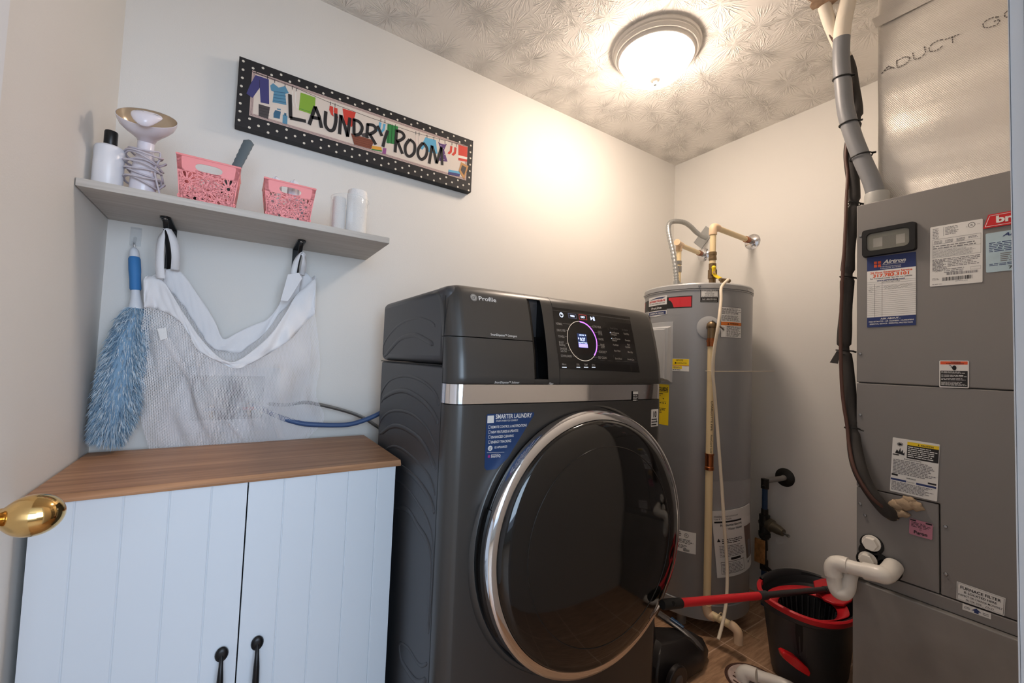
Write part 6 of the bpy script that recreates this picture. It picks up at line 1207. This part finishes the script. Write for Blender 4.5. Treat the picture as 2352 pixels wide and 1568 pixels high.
# red insert with the spin basket opening on the near side
pb = MB('bucket_red'); top = []
wc = (BX-.078, BY-.022); ra, rb = .118, .085
vs = []; n = 56
for k in range(n):
    q = 2*math.pi*k/n; vs.append((wc[0]+ra*math.cos(q), wc[1]+rb*math.sin(q), .272))
for k in range(n):
    q = 2*math.pi*k/n; x, y = wc[0]+(ra+.040)*math.cos(q)+.012*math.cos(2*q), wc[1]+(rb+.036)*math.sin(q)
    dx, dy = (x-BX)/.203, (y-BY)/.136; s_ = math.hypot(dx,dy); 
    if s_ > .99: x = BX+(x-BX)*.99/s_; y = BY+(y-BY)*.99/s_
    vs.append((x, y, .283))
pb.add(vs, [(k,(k+1)%n,n+(k+1)%n,n+k) for k in range(n)]); pb.build('wringer_rim', bk_, smooth=60, solid=.003)
b = MB('bucket_in'); b.lathe([(1,.270),(.93,.22),(.80,.135),(.78,.13),(0,.128)], (wc[0],wc[1],0), (0,0,1), 56, sx=ra, sy=rb, x=(1,0,0))
wb = b.build('wringer_basket', bk_, smooth=40, label='black ribbed spin basket')
for k in range(28):
    q = 2*math.pi*k/28; b = MB('bucket_black'); b.tube([(wc[0]+ra*.97*math.cos(q), wc[1]+rb*.97*math.sin(q), .266), (wc[0]+ra*.80*math.cos(q), wc[1]+rb*.80*math.sin(q), .14)], .0028, 5); b.build('rib', wb, smooth=0)
gx0 = P(1905,1350,'z',.292); b = MB('bucket_red'); pl = [(1868,1333),(1885,1328),(1915,1326),(1942,1333),(1957,1345),(1962,1362),(1956,1378),(1938,1387),(1915,1384),(1893,1375),(1872,1355)]
pp = [P(u,v,'z',.296) for u, v in pl]; b.prism([(p.x,p.y) for p in pp], .010, lambda a, c, h: Vector((a, c, .286+h))); b.build('splash_cover', bk_, smooth=20, bevel=.003, label='small red cover at the right end')
# pedal niche and pedal at the left end
b = MB('recess_black'); npx = [(1797,1480),(1800,1462),(1808,1456),(1835,1472),(1858,1490),(1868,1520),(1870,1558),(1855,1575),(1800,1545)]
def onb(u, v):   # point on the tapered bucket side facing the camera
    best = None; d_ = ray(u, v)
    for i in range(400):
        p = CAM+d_*(( .8+i*.005)/FPX); a_, b2 = .150+(.168-.150)*max(0,min(1,p.z/.21)), .104+(.122-.104)*max(0,min(1,p.z/.21))
        if abs((p.x-BX)/a_)**2.326+abs((p.y-BY)/b2)**2.326 < 1: return p
    return None
def ng(s_, t_):
    p = onb(1796+s_*74-8*t_*(1-s_), 1458+34*s_+t_*(86+22*s_))
    return (p if p else Vector((BX,BY,.1)))+(CAM-(p or CAM)).normalized()*.0022
b.grid(ng, 14, 12); b.build('pedal_niche', bk_, smooth=0, label='dark opening behind the pedal')
pz = [onb(1852,1534)]
if all(pz):
    c_ = pz[0]; fw = -Vector((RW[0][2],RW[1][2],RW[2][2])); c_ = c_+(CAM-c_).normalized()*.012; dp0 = (c_-CAM).dot(fw)+.012; a_ = CAM+ray(1787,1489)*(dp0/FPX); dr_ = (c_-a_); fo = Vector((-.6,-.8,0)); b = MB('pedal_red'); b.prism([(0,.0),(.10,.011),(.5,.018),(.9,.011),(1,0),(.95,-.016),(.5,-.020),(.06,-.014)], .030, lambda s_, zz, h: a_+Vector((dr_.x*s_, dr_.y*s_, dr_.z*s_+zz))+fo*(h-.004)); b.build('pedal', bk_, smooth=20, bevel=.004, label='glossy red foot pedal')
d = PD(lambda a, c, h: Vector((*ov(.200+.0072*0+.0025+h, .133+h+.0025, a), c)), None); tx = onb(1928,1462); 
if tx:
    th0 = math.atan2((tx.y-BY)/.122, (tx.x-BX)/.168); d.fn = lambda a, c, h: (lambda q_: Vector((*ov(.1705+h, .1245+h, q_), c)))(th0+a/.18); d.text('O-Cedar', 0, tx.z-.006, .020, .11, 'ink_soft', 'l', .0, 0, 4); d.dec('maker_lettering', bk_, 'faint grey lettering on the bucket side')
# mop
m0, m1 = P(1521,1388,'y',.78), P(1892,1354,'x',1.93); md = (m1-m0); at = lambda s_: m0+md*s_
s1 = .195*.6; 
def su(u):   # fraction along the handle seen at image column u
    lo, hi = 0, 1
    for _ in range(30):
        mid = (lo+hi)/2; p = at(mid); q = RW.transposed() @ (p-CAM); x = 1176-FPX*q.x/q.z
        if x < u: lo = mid
        else: hi = mid
    return lo
mp2 = thing('spin_mop', at(0), 'spin mop with red and black handle lying across the bucket rim', 'mop')
sA, sB = su(1563), su(1742)
b = MB('rubber'); b.tube([at(-.0), at(.01), at(sA-.01), at(sA)], [.0125,.0145,.0145,.0138], 20); b.build('end_grip', mp2, smooth=40, label='dark grey end grip with a hanging hole')
hn = basis(md)[0]; b = MB('recess_black'); e_ = at(.035); tocam = (CAM-e_).normalized(); tocam = (tocam-md.normalized()*tocam.dot(md.normalized())).normalized(); b.lathe([(0,.0152),(.0070,.0152),(.0080,.0144)], e_, tocam, 16); b.build('hanging_hole', mp2)
b = MB('bucket_red'); b.cyl(at(sA), at(sB), .0125, .0125, 20); b.build('red_tube', mp2, smooth=60, label='red upper tube')
b = MB('bucket_black'); b.tube([at(sB), at(sB+.01), at(sB+.05), at(sB+.055), at(1)], [.0135,.015,.014,.0105,.0105], 20); b.build('black_tube', mp2, smooth=40, label='black lower tube')
b = MB('bucket_black'); b.tube([at(1), at(1)+md.normalized()*.03+Vector((0,0,-.004)), at(1)+md.normalized()*.055+Vector((0,0,-.02))], [.012,.016,.02], 14); b.build('head_joint', mp2, smooth=50)

# ======================= FLOOR CLEANER =======================
mat('vac_black', (34,31,31), .35); mat('vac_grey', (92,88,88), .25, alpha=.75); mat('vac_blue', (40,78,120), .2, alpha=.8)
vc_ = thing('carpet_cleaner', (1.47, 1.0, 0), 'dark upright floor cleaner base between the washer and the water heater', 'floor cleaner')
fp = [(1.285,.955),(1.40,.925),(1.52,.925),(1.600,.955),(1.625,.985),(1.622,1.03),(1.56,1.085),(1.42,1.12),(1.285,1.12)]
cx_, cy_ = 1.45, 1.02; lv = [(0.012,.98),(.045,1.0),(.075,.93),(.105,.72),(.125,.45)]
b = MB('vac_black'); vs = []; n = len(fp)
for z, k in lv: vs += [(cx_+(x-cx_)*k-.03*(1-k), cy_+(y-cy_)*k, z*(1 if x < 1.55 else .86)) for x, y in fp]
b.add(vs, [(r*n+i, r*n+(i+1)%n, (r+1)*n+(i+1)%n, (r+1)*n+i) for r in range(len(lv)-1) for i in range(n)]+[tuple(range(n))[::-1], tuple((len(lv)-1)*n+i for i in range(n))]); b.build('brush_housing', vc_, smooth=25, bevel=.006)
b = MB('vac_grey'); na = [P(1512,1408,'z',.135), P(1538,1426,'z',.120), P(1568,1448,'z',.108), P(1598,1474,'z',.092), P(1613,1490,'z',.070)]
b.tube(crom(na,5), [.022,.022,.020,.018,.012], 10, flat=.55, up=Vector((0,1,.2))); b.build('clear_nozzle', vc_, smooth=50, label='translucent grey suction nozzle')
b = MB('vac_blue'); b.tube([na[1]+Vector((0,-.006,.014)), na[2]+Vector((0,-.004,.014))], [.010,.007], 8, flat=.5); b.build('nozzle_window', vc_, smooth=50, label='blue tinted piece on the nozzle')
b = MB('vac_black'); b.tube(crom([(1.33,1.05,.09),(1.37,1.10,.20),(1.40,1.18,.34),(1.41,1.22,.5)],6), [.05,.045,.04,.035], 14); b.build('upright_neck', vc_, smooth=50)
wc_ = P(1497,1558,'y',.925); wx = min(max(wc_.x,1.30),1.36); b = MB('vac_black'); b.tube([(1.34,.925,.050),(1.34,.905,.050)], .050, 28); w_o = b.build('wheel', vc_, smooth=40, bevel=.004)
b = MB('vac_grey'); b.lathe([(0,.004),(.018,.003),(.022,0)], (1.34,.9045,.05), (0,-1,0), 20); b.build('hub', w_o)

# ======================= FLOOR DRAIN + PVC =======================
mat('drain_cover', (196,176,168), .5, var=.25, vscale=30); mat('drain_rust', (74,48,40), .8)
dc = (P(1660,1553,'z',0)+P(1776,1560,'z',0))/2; dc = Vector((dc.x+.0, dc.y-.02, 0)); rD = .085
dn = thing('floor_drain', (dc.x,dc.y,0), 'round rusty floor drain cover with slots near the base box', 'floor drain')
b = MB('drain_rust'); b.lathe([(rD+.010,.0006),(rD+.004,.0022),(rD,.0022),(rD,.0004)], (dc.x,dc.y,0), (0,0,1), 48); b.build('rusty_ring', dn, smooth=0)
b = MB('drain_cover'); b.lathe([(0,.004),(rD-.003,.004),(rD-.001,.001)], (dc.x,dc.y,0), (0,0,1), 48)
b.build('grate', dn, smooth=0)
for i in range(-3,4):
    for j in (-1,1):
        if i == 0: continue
        x = dc.x+i*.021; L = math.sqrt(rD**2-(i*.021)**2)*.62; y0 = dc.y+j*L*.25; b = MB('drain_rust'); b.box(x-.0035, x+.0035, min(y0,y0+j*L*.9), max(y0,y0+j*L*.9), .0039, .0046); b.build('slot', dn, smooth=0)
r_ = .019; p0 = P(1706,1545,'z',.026); pts = [Vector((p0.x,p0.y,.006)), Vector((p0.x,p0.y,.020)), Vector((p0.x+.006,p0.y-.012,.034)), Vector((p0.x+.012,p0.y-.045,.040)), Vector((1.672,p0.y-.13,.040)), Vector((1.655,.60,.040)), Vector((1.652,.40,.040))]
dp_ = thing('drain_pipe', pts[0], 'white plastic elbow pipe dropping into the floor drain', 'pipe')
b = MB('pvc_white'); b.tube(crom(pts[:4],8), .0235, 18); b.build('elbow', dp_, smooth=60)
b = MB('pvc_white'); b.tube(crom(pts[3:],4), .0190, 18); b.build('pipe_run', dp_, smooth=60)
